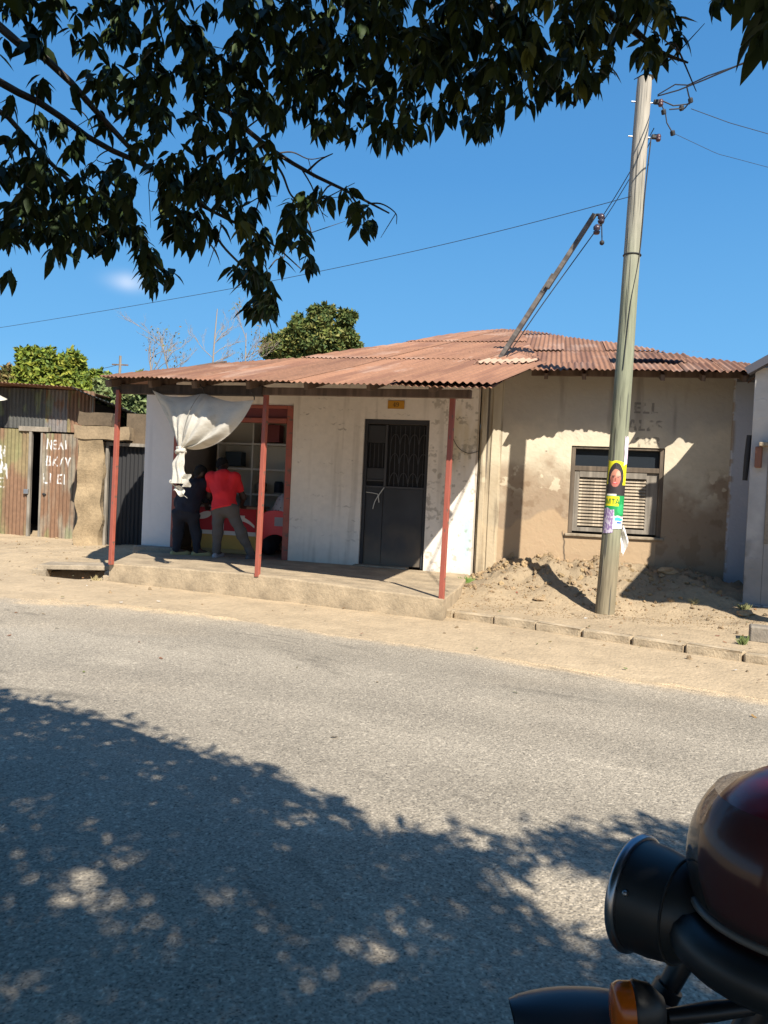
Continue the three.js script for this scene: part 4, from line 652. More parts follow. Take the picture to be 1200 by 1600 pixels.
{
  const base = H(-4.02, 0.25, 0.26); const p = (x, y, z) => H(x, 0.25 + y, z);
  const px = (x, y, z) => { const q = onWall(x, y, z); return H(q.x, q.y, q.z); };
  const J = { base, head: px(347, 727, -0.2), face: HN.clone().negate().add(V(0.05, -0.75, 0)), crown: HN.clone().negate().multiplyScalar(0.65).add(V(0, 0.8, 0)), shL: px(330, 746, 0.06), shR: px(367, 746, 0.06), elL: px(327, 775, -0.02), elR: px(380, 777, -0.04), wrL: px(331, 787, -0.3), wrR: px(377, 792, -0.32), hdL: HN.clone().negate().add(V(0.1, 0.05, 0)), hdR: HN.clone().negate().add(V(-0.1, 0.02, 0)), hsL: HU.clone(), hsR: HU.clone().negate(), hipL: px(341, 796, 0.27), hipR: px(361, 796, 0.27), knL: px(340, 832, 0.3), knR: px(377, 833, 0.28), anL: px(338, 866, 0.3), anR: px(392, 864, 0.22) };
  J.anL.y = 0.33; J.anR.y = 0.33; J.toL = J.anL.clone().addScaledVector(HN, -0.16).setY(0.29); J.toR = J.anR.clone().addScaledVector(HN, -0.13).addScaledVector(HU, 0.06).setY(0.29);
  const red = phys([0.78, 0.022, 0.03], 0.85, { sheen: 0.3, sheenColor: new THREE.Color(0.9, 0.3, 0.3), sheenRoughness: 0.6 });
  const r = person('person', 'person in red polo shirt and grey trousers leaning onto the shop counter', J, skinM, red, mat([0.105, 0.09, 0.08], 0.9), hairM, { sleeve: 0.62, shoeL: mat([0.3, 0.29, 0.31], 0.7), shoeR: mat([0.09, 0.085, 0.09], 0.7) });
  const st = mat([0.75, 0.6, 0.6], 0.9); for (const s of ['L', 'R']) { const a = r.L(J['sh' + s]), m = r.L(J.mid), o = HN.clone().multiplyScalar(0.078); part('shirt_stripe', tube([a.clone().lerp(m, 0.45).add(V(0, 0.075, 0)).addScaledVector(HN, 0.03), a.clone().lerp(m, 0.18).add(V(0, 0.035, 0)).addScaledVector(HN, 0.072), a.clone().lerp(m, 0.05).add(V(0, -0.05, 0)).addScaledVector(HN, 0.082), a.clone().lerp(m, 0.1).add(V(0, -0.13, 0)).addScaledVector(HN, 0.08)], 0.009, 0.006, 14, 6), st, r.t); }
  const b2 = H(-4.6, 0.25, 0.3), K = { base: b2, head: px(313, 739, -0.02), face: HN.clone().negate().add(V(0.5, -0.5, 0)), crown: V(0.35, 0.9, -0.25), shL: px(288, 766, 0.16), shR: px(318, 757, 0.02), elL: px(277, 788, 0.2), elR: px(322, 782, -0.06), wrL: px(284, 800, 0.05), wrR: px(323, 795, -0.28), hdL: HN.clone().negate().add(V(0.2, -0.2, 0)), hdR: HN.clone().negate().add(V(0.1, 0.1, 0)), hsL: HU.clone(), hsR: HU.clone().negate(), hipL: px(280, 803, 0.28), hipR: px(301, 802, 0.24), knL: px(278, 834, 0.3), knR: px(306, 834, 0.22), anL: px(275, 863, 0.34), anR: px(308, 862, 0.26) };
  K.anL.y = 0.33; K.anR.y = 0.33; K.toL = K.anL.clone().addScaledVector(HN, -0.1).addScaledVector(HU, 0.12).setY(0.285); K.toR = K.anR.clone().addScaledVector(HN, -0.08).addScaledVector(HU, 0.14).setY(0.285);
  const navy = mat([0.012, 0.014, 0.026], 0.9);
  const r2 = person('person', 'person in dark navy clothes bending beside the knotted curtain', K, skinM, navy, mat([0.014, 0.015, 0.024], 0.9), hairM, { sleeve: 0.95, shoeL: mat([0.33, 0.28, 0.13], 0.7), shoeR: mat([0.33, 0.28, 0.13], 0.7) });
  const nk = r2.L(K.neck); part('collar', tube([nk.clone().add(V(-0.07, 0.03, 0.04)), nk.clone().add(V(0.0, 0.0, 0.075)), nk.clone().add(V(0.08, -0.05, 0.055))], 0.016, 0.012, 10, 6), mat([0.5, 0.48, 0.5], 0.9), r2.t);
}

// ------------------------------------------------------------------ the wooden utility pole, its papers and its wires
const PB = P(944, 962, 9.05).setY(-0.08), PTOP = P(1009, 122, 9.05), PAX = PTOP.clone().sub(PB).normalize(), PL = PB.distanceTo(PTOP);
const poleR = (y) => lerp(0.114, 0.084, y / PL);
{
  const t = thing('utility_pole', 'tall weathered wooden utility pole standing on the bare soil', 'utility pole', PB);
  const q = new THREE.Quaternion().setFromUnitVectors(V(0, 1, 0), PAX);
  const pm = mat('#ffffff', 0.85, { bumpScale: 0.012, map: texOf(384, 1408, (u, v) => {
    const y = v * 6.3, g = fbm(u * 34, v * 26, 4, 501, 34, 26), b = fbm(u * 4, v * 10, 4, 503, 4, 10), cr = sst(0.70, 0.76, fbm(u * 22, v * 5, 3, 505, 22, 5)), up = sst(3.9, 5.4, y + 1.2 * (b - 0.5)), lowk = sst(1.3, 0.5, y), k = 0.84 + 0.5 * (g - 0.5) + 0.5 * (b - 0.5);
    let c = [0.225 * k, 0.235 * k, 0.16 * k]; c = c.map((x, i) => lerp(x, [0.36, 0.325, 0.27][i] * k, up)); c = c.map((x, i) => lerp(x, [0.24, 0.2, 0.13][i] * k, lowk)); return c.map((x) => lerp(x, 0.05, cr * 0.75));
  }), bumpMap: bumpOf(512, 1024, (u, v) => 0.5 * fbm(u * 34, v * 26, 4, 501, 34, 26) + 0.5 * (1 - sst(0.70, 0.76, fbm(u * 22, v * 5, 3, 505, 22, 5)))) });
  const g = grid(28, 60, (u, v) => { const a = u * Math.PI * 2, r = poleR(v * PL) * (1 + 0.05 * (fbm(Math.cos(a) * 2 + 5, Math.sin(a) * 2 + v * 6, 3, 507) - 0.5)) * (v === 1 ? 0.96 : 1); return V(Math.cos(a) * r + 0.012 * Math.sin(v * 5), v * PL, Math.sin(a) * r).applyQuaternion(q); });
  part('shaft', g, pm, t);
  part('pole_top', new THREE.CircleGeometry(0.094, 20).rotateX(-Math.PI / 2).translate(0, PL, 0).applyQuaternion(q), M.greyWood, t);
  const hw = (y, a, k = 1) => V(Math.cos(a) * poleR(y) * k, y, Math.sin(a) * poleR(y) * k).applyQuaternion(q);
  for (const y of [PL - 0.28, PL - 0.68]) { part('bolt', rod(hw(y, Math.PI, 1.75), hw(y, 0, 1.5), 0.01), M.metal, t); part('bracket', [boxUV(new RoundedBoxGeometry(0.085, 0.055, 0.04, 2, 0.015)).translate(0, 0, 0)].map((b) => { const c = hw(y, 0.2, 1.75); return b.translate(c.x, c.y, c.z); }), M.wire, t); const k = part('insulator', lathe([[0, 0], [0.03, 0], [0.042, 0.03], [0.022, 0.045], [0.042, 0.06], [0.03, 0.1], [0, 0.1]], 12), mat([0.07, 0.03, 0.035], 0.4), t); k.scale.setScalar(0.75); k.position.copy(hw(y - 0.05, 0.2, 2.2)); }
  for (const y of [PL - 2.05]) part('strap', new THREE.TorusGeometry(poleR(y) + 0.004, 0.009, 6, 28).rotateX(Math.PI / 2).translate(0, y, 0).applyQuaternion(q), M.wire, t);
  part('conductor', tube([hw(PL - 0.7, 0.5, 1.3), hw(PL - 1.3, 0.6, 1.06), hw(PL - 2.05, 0.9, 1.06), hw(PL - 2.6, 1.6, 1.05), hw(PL - 3.4, 1.9, 1.05)], 0.008, 0.006, 30, 5), M.wire, t);
  // papers pasted round the shaft
  const wrap = (y0, y1, a0, a1, m, lift, name, label, cat, rag = 0) => { const g2 = grid(18, 16, (u, v) => { const y = lerp(y0, y1, v) + rag * (vn(u * 6, v < 0.5 ? 0 : 9, 3) - 0.5) * (v < 0.15 || v > 0.85 ? 1 : 0.2), a = lerp(a0, a1, u) + (rag * 2) * (vn(v * 5, u < 0.5 ? 2 : 7, 4) - 0.5); return V(Math.cos(a) * (poleR(y) + lift), y, Math.sin(a) * (poleR(y) + lift)).applyQuaternion(q).add(V(0.012 * Math.sin(y / PL * 5), 0, 0)).add(PB); }); return solo(name, g2, m, label, cat); };
  const yAt = (py) => { const z = -8.91, r = ray(955, py); return (EYE + r.y * (z / r.z) - PB.y) / PAX.y; };
  const F = Math.PI / 2;                               // the side of the shaft that faces the road
  const pt = canvasTex(256, 512, (g, w, h) => {
    g.fillStyle = '#d9d31c'; g.fillRect(0, 0, w, h); g.fillStyle = '#2a2426'; g.beginPath(); g.ellipse(100, 160, 88, 140, 0, 0, 7); g.fill(); g.fillRect(0, 220, w, 110); g.beginPath(); g.ellipse(130, 300, 150, 80, 0, 0, 7); g.fill();
    const sk2 = g.createLinearGradient(50, 60, 150, 240); sk2.addColorStop(0, '#c08a70'); sk2.addColorStop(1, '#a85f55'); g.fillStyle = sk2; g.beginPath(); g.ellipse(98, 160, 56, 84, 0, 0, 7); g.fill();
    g.fillStyle = '#3a2420'; g.fillRect(58, 136, 32, 8); g.fillRect(108, 136, 32, 8); g.beginPath(); g.ellipse(74, 152, 9, 5, 0, 0, 7); g.ellipse(124, 152, 9, 5, 0, 0, 7); g.fill(); g.fillStyle = '#8a4a40'; g.fillRect(92, 160, 12, 28); g.fillStyle = '#b03038'; g.beginPath(); g.ellipse(98, 206, 24, 9, 0, 0, 7); g.fill(); g.fillStyle = '#efe6e0'; g.fillRect(84, 202, 28, 4);
    g.fillStyle = '#0e8a48'; g.fillRect(0, 322, w, 190); g.fillStyle = '#e9e2d6'; g.fillRect(10, 306, 110, 18); g.fillStyle = '#e2d21c'; g.fillRect(6, 330, 150, 92); g.fillStyle = '#2d6a2a'; g.font = 'bold 74px sans-serif'; g.fillText('MTA', 4, 404);
    g.fillStyle = '#2aa060'; g.beginPath(); g.ellipse(200, 450, 60, 50, 0, 0, 7); g.fill(); g.fillStyle = '#cfe8d8'; g.beginPath(); g.moveTo(20, 430); g.lineTo(70, 500); g.lineTo(30, 470); g.fill();
    g.fillStyle = 'rgba(255,225,200,0.35)'; g.beginPath(); g.ellipse(124, 120, 22, 34, 0.2, 0, 7); g.fill(); g.fillStyle = 'rgba(60,20,20,0.35)'; g.beginPath(); g.ellipse(58, 190, 18, 52, 0.2, 0, 7); g.fill();
    const sm = document.createElement('canvas'); sm.width = 56; sm.height = 112; const q = sm.getContext('2d'); q.drawImage(g.canvas, 0, 0, w, h, 0, 0, 56, 112); g.imageSmoothingEnabled = true; g.drawImage(sm, 0, 0, 56, 112, 0, 0, w, h);
    for (let i = 0; i < 26; i++) { g.strokeStyle = i % 2 ? 'rgba(255,255,255,0.22)' : 'rgba(20,20,20,0.2)'; g.lineWidth = rr(1, 4); g.beginPath(); const x = rr(0, w), y = rr(0, h); g.moveTo(x, y); g.lineTo(x + rr(-50, 50), y + rr(-70, 70)); g.stroke(); }
  });

  const flip = (t2) => { t2.repeat.set(-1, 1); t2.offset.set(1, 0); t2.wrapS = THREE.RepeatWrapping; return t2; };
  wrap(yAt(806), yAt(720), F - 1.25, F + 1.3, mat('#ffffff', 0.7, { map: flip(pt) }), 0.004, 'poster', 'yellow and green poster of a face in a black headscarf pasted on the pole', 'poster', 0.02);
  wrap(yAt(724), yAt(682), F - 1.4, F - 0.45, mat([0.72, 0.6, 0.74], 0.8), 0.007, 'flyer', 'torn lilac and white paper strip above the poster on the pole', 'flyer', 0.05);
  wrap(yAt(826), yAt(806), F - 1.0, F + 0.25, mat('#ffffff', 0.8, { map: flip(canvasTex(128, 64, (g, w, h) => { g.fillStyle = '#dfe3e2'; g.fillRect(0, 0, w, h); g.fillStyle = '#3fb6c4'; g.fillRect(18, 8, 92, 16); g.fillStyle = '#3a62a8'; g.fillRect(40, 28, 60, 10); })) }), 0.007, 'flyer', 'small white and blue paper label below the poster', 'flyer', 0.015);
  wrap(yAt(834), yAt(795), F + 0.2, F + 1.35, mat('#ffffff', 0.8, { map: texOf(64, 64, (u, v) => { const k = vn(u * 12, v * 12, 511); return k > 0.5 ? [0.26, 0.17, 0.34] : [0.5, 0.45, 0.55]; }) }), 0.006, 'flyer', 'faded purple flyer on the left side of the pole', 'flyer', 0.03);
  // a scrap of white plastic caught on the shaft
  const sc = grid(10, 16, (u, v) => { const p = hw(yAt(lerp(866, 822, v)), F - 1.35, 1.06).add(PB); return p.add(V(0.01 + u * 0.075 * (0.5 + 0.5 * Math.sin(v * 3.1)), 0.02 * Math.sin(u * 5), 0.03 * Math.sin(v * 8 + u * 4))); }); solo('plastic_scrap', sc, mat([0.8, 0.78, 0.75], 0.6), 'white plastic scrap caught on the right side of the pole', 'plastic scrap');
}
function wire(name, pts, r, label, sag = 0) {
  const a = []; for (let i = 0; i < pts.length - 1; i++) for (let k = 0; k < 8; k++) { const t = k / 8, p = pts[i].clone().lerp(pts[i + 1], t); p.y -= sag * 4 * t * (1 - t); a.push(p); } a.push(pts[pts.length - 1]);
  return solo(name, tube(a, r, r, a.length * 2, 5, 0, false), M.wire, label, 'wire');
}
{
  const T = (x, y, d = 9.05) => P(x, y, d);
  wire('overhead_wire', [T(-120, 530, 17), T(300, 462, 13.5), T(640, 394, 11), T(985, 307, 9.0)], 0.0042, 'thin long wire crossing the sky above the roof to the pole', 0.02);
  wire('service_wire', [T(1022, 200), T(936, 346, 10)], 0.0055, 'upper service wire between the pole and the roof mast', 0.04);
  wire('service_wire', [T(1016, 222), T(938, 352, 10)], 0.005, 'lower service wire between the pole and the roof mast', 0.03);
  wire('power_cable', [T(1028, 150), T(1060, 141, 8.4), T(1100, 125, 7.6), T(1170, 95, 6.4), T(1330, 10, 4.6)], 0.008, 'thick twisted power cable leaving the pole top to the right', 0);
  wire('power_cable', [T(1028, 148), T(1055, 132, 8.4), T(1075, 133, 7.9), T(1105, 119, 7.6), T(1172, 96, 6.4), T(1330, 12, 4.6)], 0.007, 'second strand twisted round the thick power cable', 0);
  wire('line_wire', [T(1080, 170), T(1140, 192, 9.2), T(1210, 212, 9.8), T(1400, 258, 12)], 0.0042, 'thin wire running right from the upper clamp', 0);
  wire('line_wire', [T(1052, 208), T(1120, 240, 9.2), T(1210, 264, 9.8), T(1400, 300, 12)], 0.0028, 'faint lower wire running right from the small clamp', 0);
  wire('jumper_wire', [T(1073, 135, 8.2), T(1076, 148, 8.4), T(1079, 158, 8.6), T(1070, 169, 8.8), T(1046, 171, 8.8)], 0.008, 'short looped jumper wire hanging beside the pole top', 0);
  wire('jumper_wire', [T(1036, 158), T(1052, 165), T(1062, 164), T(1078, 162)], 0.008, 'jumper wire running from the bracket to the clamp', 0);
  wire('jumper_wire', [T(1034, 164), T(1040, 178), T(1042, 192), T(1050, 206)], 0.007, 'dangling jumper wire under the upper bracket', 0);
  for (const [x, y, l] of [[1079, 157, 'dark clamp on the looped jumper wire'], [1065, 169, 'dark clamp under the looped jumper wire'], [1051, 208, 'lowest small clamp dangling beside the pole'], [1037, 175, 'pale clamp just right of the pole top']]) { const c = P(x, y, 9.03), o = solo('wire_clamp', boxUV(new RoundedBoxGeometry(0.05, 0.06, 0.045, 2, 0.015)), M.wire, l, 'clamp'); o.position.copy(c); o.rotation.set(0.2, 0.5, 0.4); }
}

// ------------------------------------------------------------------ tin shed and gateway on the left
function tinMat(fn) { return mat('#ffffff', 0.75, { metalness: 0.15, bumpMap: rustBump, bumpScale: 0.003, map: texOf(256, 512, fn, false) }); }
const tinFn = (s, base, rust, letters) => (u, v) => {
  const st = fbm(u * 9 + s, v * 1.2, 4, 600 + s), b = fbm(u * 3 + s * 3, v * 3, 4, 610 + s), f = fbm(u * 40, v * 40, 2, 620), k = 0.85 + 0.5 * (st - 0.5) + 0.3 * (f - 0.5), r = sst(rust[0], rust[1], 0.6 * b + 0.4 * st);
  let c = [base[0] * k, base[1] * k, base[2] * k]; const ru = [0.2 * k, 0.112 * k, 0.066 * k]; c = c.map((x, i) => lerp(x, ru[i], r)); const gr = sst(0.6, 0.72, fbm(u * 5 + s, v * 2 + 9, 3, 630 + s)); c = c.map((x, i) => lerp(x, [0.2, 0.24, 0.1][i] * k, gr * 0.45));
  if (letters) c = c.map((x) => lerp(x, 0.6, letters(u + 0.012 * (vn(u * 30, v * 40, 7) - 0.5), v + 0.01 * (vn(u * 30, v * 40, 9) - 0.5)) * sst(0.3, 0.62, 0.5 * f + 0.5 * fbm(u * 16, v * 10, 3, 640) + 0.12 * Math.sin(u * 65)))); return c;
};
function tinSheet(w, h, pitch = 0.076, amp = 0.011) { return grid(Math.round(w / pitch * 8), 3, (u, v) => [(u - 0.5) * w, v * h, amp * Math.sin(u * w / pitch * Math.PI * 2)]); }
{
  const gl = mat([0.36, 0.32, 0.28], 0.95, { map: concTex }), ZS = -15.5, t = thing('tin_shed', 'low shed of rusty corrugated tin sheets with painted white letters', 'shed', V(-7, 0, ZS));
  const bold = 'bold ';
  const GL = { N: [[0, 1, 0, 0, 0.75, 1, 0.75, 0]], E: [[0.7, 0, 0, 0, 0, 1, 0.7, 1], [0, 0.5, 0.55, 0.5]], A: [[0, 1, 0.35, 0, 0.7, 1], [0.15, 0.62, 0.55, 0.62]], I: [[0.2, 0, 0.2, 1]], B: [[0, 0, 0, 1, 0.6, 0.95, 0.65, 0.6, 0, 0.5, 0.55, 0.4, 0.5, 0.02, 0, 0]], K: [[0, 0, 0, 1], [0.65, 0, 0.05, 0.55, 0.7, 1]], V: [[0, 0, 0.35, 1, 0.7, 0]], L: [[0, 0, 0, 1, 0.6, 1]], '/': [[0.55, 0, 0.1, 1]] };
  const brush = (g, word, x, y, w, h, lw) => { g.strokeStyle = '#fff'; g.lineCap = 'square'; [...word].forEach((ch) => { for (const st of GL[ch] || []) { g.lineWidth = lw * rr(0.75, 1.15); g.beginPath(); for (let i = 0; i < st.length; i += 2) { const px = x + st[i] * w + rr(-2, 2), py = y + st[i + 1] * h + rr(-2.5, 2.5); if (i) g.lineTo(px, py); else g.moveTo(px, py); } g.stroke(); } x += ch === 'I' ? w * 0.6 : w * 1.12; }); };
  seed(641);
  const lr = canvasMask(256, 512, (g) => { brush(g, 'NEAI', 34, 34, 34, 40, 8); brush(g, 'BK/V', 36, 114, 36, 42, 8); brush(g, 'LI EI', 18, 200, 32, 40, 8); });
  const ll = canvasMask(256, 512, (g) => { brush(g, 'NI', 136, 84, 24, 44, 9); brush(g, 'VEN', 112, 170, 22, 40, 8); brush(g, 'LE', 124, 234, 24, 38, 8); });
  const sheet = (x0, x1, y0, y1, m, z, name, parent = t) => { const o = part(name, tinSheet(x1 - x0, y1 - y0), m, parent); o.position.set((x0 + x1) / 2 + 7, y0, z); return o; };
  const dl = sheet(-8.7, -7.17, 0.1, 2.3, tinMat(tinFn(3, [0.25, 0.19, 0.1], [0.38, 0.6], ll)), 0.02, 'door'); dl.userData.label = 'left tin door with parts of white letters';
  const dr = sheet(-6.93, -6.14, 0.12, 2.24, tinMat(tinFn(8, [0.27, 0.235, 0.18], [0.4, 0.62], lr)), 0.03, 'door'); dr.userData.label = 'right tin door painted with three rows of white letters';
  part('door_stile', [bx(-0.19, -0.13, 0.1, 2.3, -0.02, 0.06, 0.006), bx(0.045, 0.085, 0.12, 2.24, -0.02, 0.055, 0.006)], M.greyWood, t); part('latch', bx(-0.32, -0.22, 1.0, 1.1, 0.03, 0.07, 0.01), M.metal, dl).position.set(1, -0.1, 0); part('latch', rod(V(0.12, 1.02, 0.03), V(0.18, 1.0, 0.06), 0.025), M.wire, t);
  part('lintel', bx(-0.4, 0.2, 2.26, 2.36, -0.03, 0.07, 0.01), M.greyConcrete, t);
  sheet(-8.8, -7.6, 2.32, 3.12, tinMat(tinFn(12, [0.06, 0.056, 0.056], [0.6, 0.85])), -0.03, 'tin_panel'); sheet(-7.62, -6.9, 2.32, 3.12, tinMat(tinFn(15, [0.085, 0.085, 0.08], [0.62, 0.85])), 0.0, 'tin_panel'); sheet(-6.92, -6.3, 2.28, 3.12, tinMat(tinFn(19, [0.2, 0.18, 0.17], [0.5, 0.64])), -0.01, 'tin_panel'); sheet(-6.45, -5.9, 2.28, 3.12, tinMat(tinFn(23, [0.3, 0.16, 0.1], [0.25, 0.45])), 0.015, 'tin_panel');
  part('side_wall', [bx(-2.2, -2.1, 0, 3, -4, -0.1), bx(1.0, 1.06, 0, 2.9, -4, -0.1), bx(-2.2, 1.06, 0, 3, -4.1, -4)], M.dark, t);
  // roof with a deep front overhang
  const rf = (x0, x1, y0, y1, m, i) => { const g = grid(Math.round((x1 - x0) / 0.076 * 8), 4, (u, v) => { const x = lerp(x0, x1, u); return [x, lerp(y0, y1, u) + (x0 > 0.5 ? -0.25 : 0.1) * v + 0.01 * Math.sin(x / 0.076 * 6.283), lerp(0.62, -4.2, v)]; }, (u, v) => [u * 3, v * 4]); return part('roof_sheet', g, m, t); };
  rf(-2.4, -0.6, 3.14, 3.14, M.rust[2]); rf(-0.65, 0.87, 3.15, 3.12, M.rust[0]); rf(0.85, 2.6, 3.115, 2.5, M.tar);
  part('post', bx(1.0, 1.07, 0, 3.0, -0.06, 0.02), M.greyWood, t);
  const lamp = solo('enamel_dish', lathe([[0, 0.1], [0.06, 0.1], [0.12, 0.06], [0.22, 0], [0.2, 0], [0.1, 0.05], [0, 0.08]], 24).rotateX(0.3), mat([0.45, 0.43, 0.38], 0.6), 'pale round dish hanging under the shed eave at the left', 'dish'); lamp.position.copy(P(-3, 624, 15.1)); lamp.scale.setScalar(0.75);
  // gateway: broken pier, lintel and tin door
  const gt = thing('gateway', 'crumbling cement pier and lintel around a dark doorway beside the shed', 'gateway', V(-5, 0, -14.4));
  const rough = (g, a, f) => { const p = g.attributes.position; for (let i = 0; i < p.count; i++) { const x = p.getX(i), y = p.getY(i), z = p.getZ(i); p.setXYZ(i, x + a * (vn(y * f, z * f + 3, 1) - 0.5) * 2, y + a * (vn(x * f, z * f, 2) - 0.5), z + a * (vn(x * f, y * f, 3) - 0.5)); } g.computeVertexNormals(); return g; };
  const pier = rough(boxUV(new THREE.BoxGeometry(0.46, 2.12, 0.3, 8, 26, 4).translate(-0.48, 1.04, 0)), 0.09, 3.2); part('pier', pier, mat([0.92, 0.84, 0.7], 1, { map: concTex, bumpMap: concBump, bumpScale: 0.008 }), gt);
  part('lintel', rough(boxUV(new THREE.BoxGeometry(1.02, 0.24, 0.3, 18, 4, 4).translate(-0.28, 2.22, 0.04)), 0.03, 5), mat([0.75, 0.68, 0.58], 0.95, { map: concTex }), gt); part('lintel', rough(boxUV(new THREE.BoxGeometry(0.62, 0.24, 0.28, 10, 4, 4).translate(-0.42, 2.48, -0.02)), 0.04, 5), gl, gt);
  part('upper_wall', bx(0.1, 0.9, 2.05, 2.62, -0.2, -0.05), gl, gt);
  part('door_frame', [bx(-0.25, -0.2, 0.03, 2.06, -0.06, 0.02), bx(-0.2, 0.58, 2.0, 2.06, -0.06, 0.02)], M.greyWood, gt);
  const d2 = part('door', tinSheet(0.78, 1.95), mat([0.016, 0.016, 0.018], 0.8), gt, 'dark tin door of the gateway'); d2.position.set(0.18, 0.06, -0.12);
  part('side_wall', bx(0.56, 0.75, 0, 2.05, -0.2, -0.02), gl, gt);
}
// ------------------------------------------------------------------ the neighbour's house on the right
{
  const a = 33 * D2R, o = V(4.37, 0, -9.25), t = thing('neighbour_house', 'grey and white plastered house at the right edge with dark window', 'house', o, -a);
  const tex = texOf(512, 512, (u, v) => { const y = v * 3.2, b = fbm(u * 6, v * 6, 5, 701), f = fbm(u * 30, v * 30, 3, 703), k = 0.9 + 0.3 * (b - 0.5) + 0.15 * (f - 0.5); let c = [0.62 * k, 0.58 * k, 0.53 * k]; const g = sst(2.35, 2.1, y); c = c.map((x, i) => lerp(x, [0.45, 0.45, 0.46][i] * k, g)); const d = sst(1.5, 0.5, y + 1.3 * (b - 0.5)); c = c.map((x, i) => lerp(x, [0.2, 0.2, 0.2][i] * k, d * 0.75)); c = c.map((x, i) => lerp(x, [0.1, 0.1, 0.1][i], sst(0.58, 0.7, fbm(u * 9, v * 7, 4, 707)) * d * 0.7)); return c; }, false);
  const wm = mat('#ffffff', 0.95, { map: tex, bumpMap: wallBump, bumpScale: 0.012 });
  const nuv = (g) => wallUV(g, 0, 3.2, 3.2);
  part('wall', [nuv(bx(0, 0.2, 0, 3.05, -2.4, 0, 0.012)), nuv(bx(0.2, 4, 0, 0.95, -0.2, 0)), nuv(bx(0.2, 4, 1.98, 3.05, -0.2, 0)), nuv(bx(1.1, 4, 0.95, 1.98, -0.2, 0))], wm, t);
  const w = part('window', bx(0.2, 1.1, 0.95, 1.98, -0.18, -0.14), M.glassDark, t); part('window_frame', [bx(0.2, 0.26, 0.95, 1.98, -0.14, 0.02), bx(1.04, 1.1, 0.95, 1.98, -0.14, 0.02), bx(0.26, 1.04, 1.92, 1.98, -0.14, 0.02), bx(0.26, 1.04, 0.95, 1.01, -0.14, 0.02)], M.greyConcrete, w); part('window_frame', bx(0.62, 0.67, 1.01, 1.92, -0.14, 0), M.oldWood, w);
  part('hood', bx(0.1, 1.3, 2.1, 2.15, -0.02, 0.14, 0.01), M.concrete, t); part('bracket', bx(0.06, 0.13, 1.85, 2.1, 0, 0.1, 0.01), mat([0.2, 0.09, 0.06], 0.8), t);
  part('drain_pipe', rod(V(-0.06, 1.7, -0.1), V(-0.04, 2.25, -0.1), 0.035), M.wire, t);
  part('base_course', bx(-0.03, 4, 0, 0.22, -0.1, 0.04, 0.015), wm, t);
  // porch slab roof over the neighbour's frontage
  t.updateMatrixWorld(true);
  const sh = new THREE.Shape([[4.31, -6.55], [4.88, -7.97], [4.47, -9.05], [4.66, -9.74], [4.72, -11.5], [7.5, -11.5], [7.6, -5.4]].map(([x, z]) => { const p = t.worldToLocal(V(x, 0, z)); return new THREE.Vector2(p.x, -p.z); }));
  part('porch_roof', new THREE.ExtrudeGeometry(sh, { depth: 0.09, bevelEnabled: false }).rotateX(-Math.PI / 2).translate(0, 3.06, 0), mat([0.09, 0.09, 0.1], 0.9), t, 'dark flat porch roof slab'); part('roof_edge', bar(V(-0.08, 3.0, 0.05), V(0.5, 3.32, 0.1), 0.12, 0.09), mat([0.08, 0.08, 0.1], 0.9), t);
  part('porch_post', bx(1.9, 2.05, 0, 3.06, 1.6, 1.75), M.greyConcrete, t);
  const bl = solo('concrete_block', boxUV(new RoundedBoxGeometry(0.55, 0.16, 0.2, 2, 0.02)), M.greyConcrete, 'low grey concrete block at the right edge behind the kerb', 'concrete block'); const bp = G(1203, 1000, 0.1); bl.position.set(bp.x + 0.1, groundY(bp.x, bp.z) + 0.07, bp.z); bl.rotation.y = -0.4;
}

// ------------------------------------------------------------------ vegetation
function leafGeo(w, droop, fold, seedN) {              // a pointed leaf along +y, length 1
  const ys = [0, 0.18, 0.42, 0.7, 1], ws = [0.04, 0.75, 1, 0.62, 0], p = [], uv = [], ix = [];
  ys.forEach((y, i) => { const z = -droop * y * y, hw = ws[i] * w / 2; p.push(-hw, y, z + fold * hw, 0, y, z, hw, y, z + fold * hw); uv.push(0, y, 0.5, y, 1, y); });
  for (let i = 0; i < 4; i++) { const a = i * 3; ix.push(a, a + 1, a + 4, a, a + 4, a + 3, a + 1, a + 2, a + 5, a + 1, a + 5, a + 4); }
  const g = new THREE.BufferGeometry(); g.setAttribute('position', new THREE.Float32BufferAttribute(p, 3)); g.setAttribute('uv', new THREE.Float32BufferAttribute(uv, 2)); g.setIndex(ix); g.computeVertexNormals(); return g;
}
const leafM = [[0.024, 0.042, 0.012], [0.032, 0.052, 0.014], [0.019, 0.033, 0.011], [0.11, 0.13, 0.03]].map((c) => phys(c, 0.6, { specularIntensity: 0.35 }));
const leafI = phys([1, 1, 1], 0.6, { specularIntensity: 0.35 });
const barkM = mat('#ffffff', 0.95, { map: woodTex([0.04, 0.032, 0.026], [0.12, 0.1, 0.08], 801), bumpMap: rustBump, bumpScale: 0.01 });
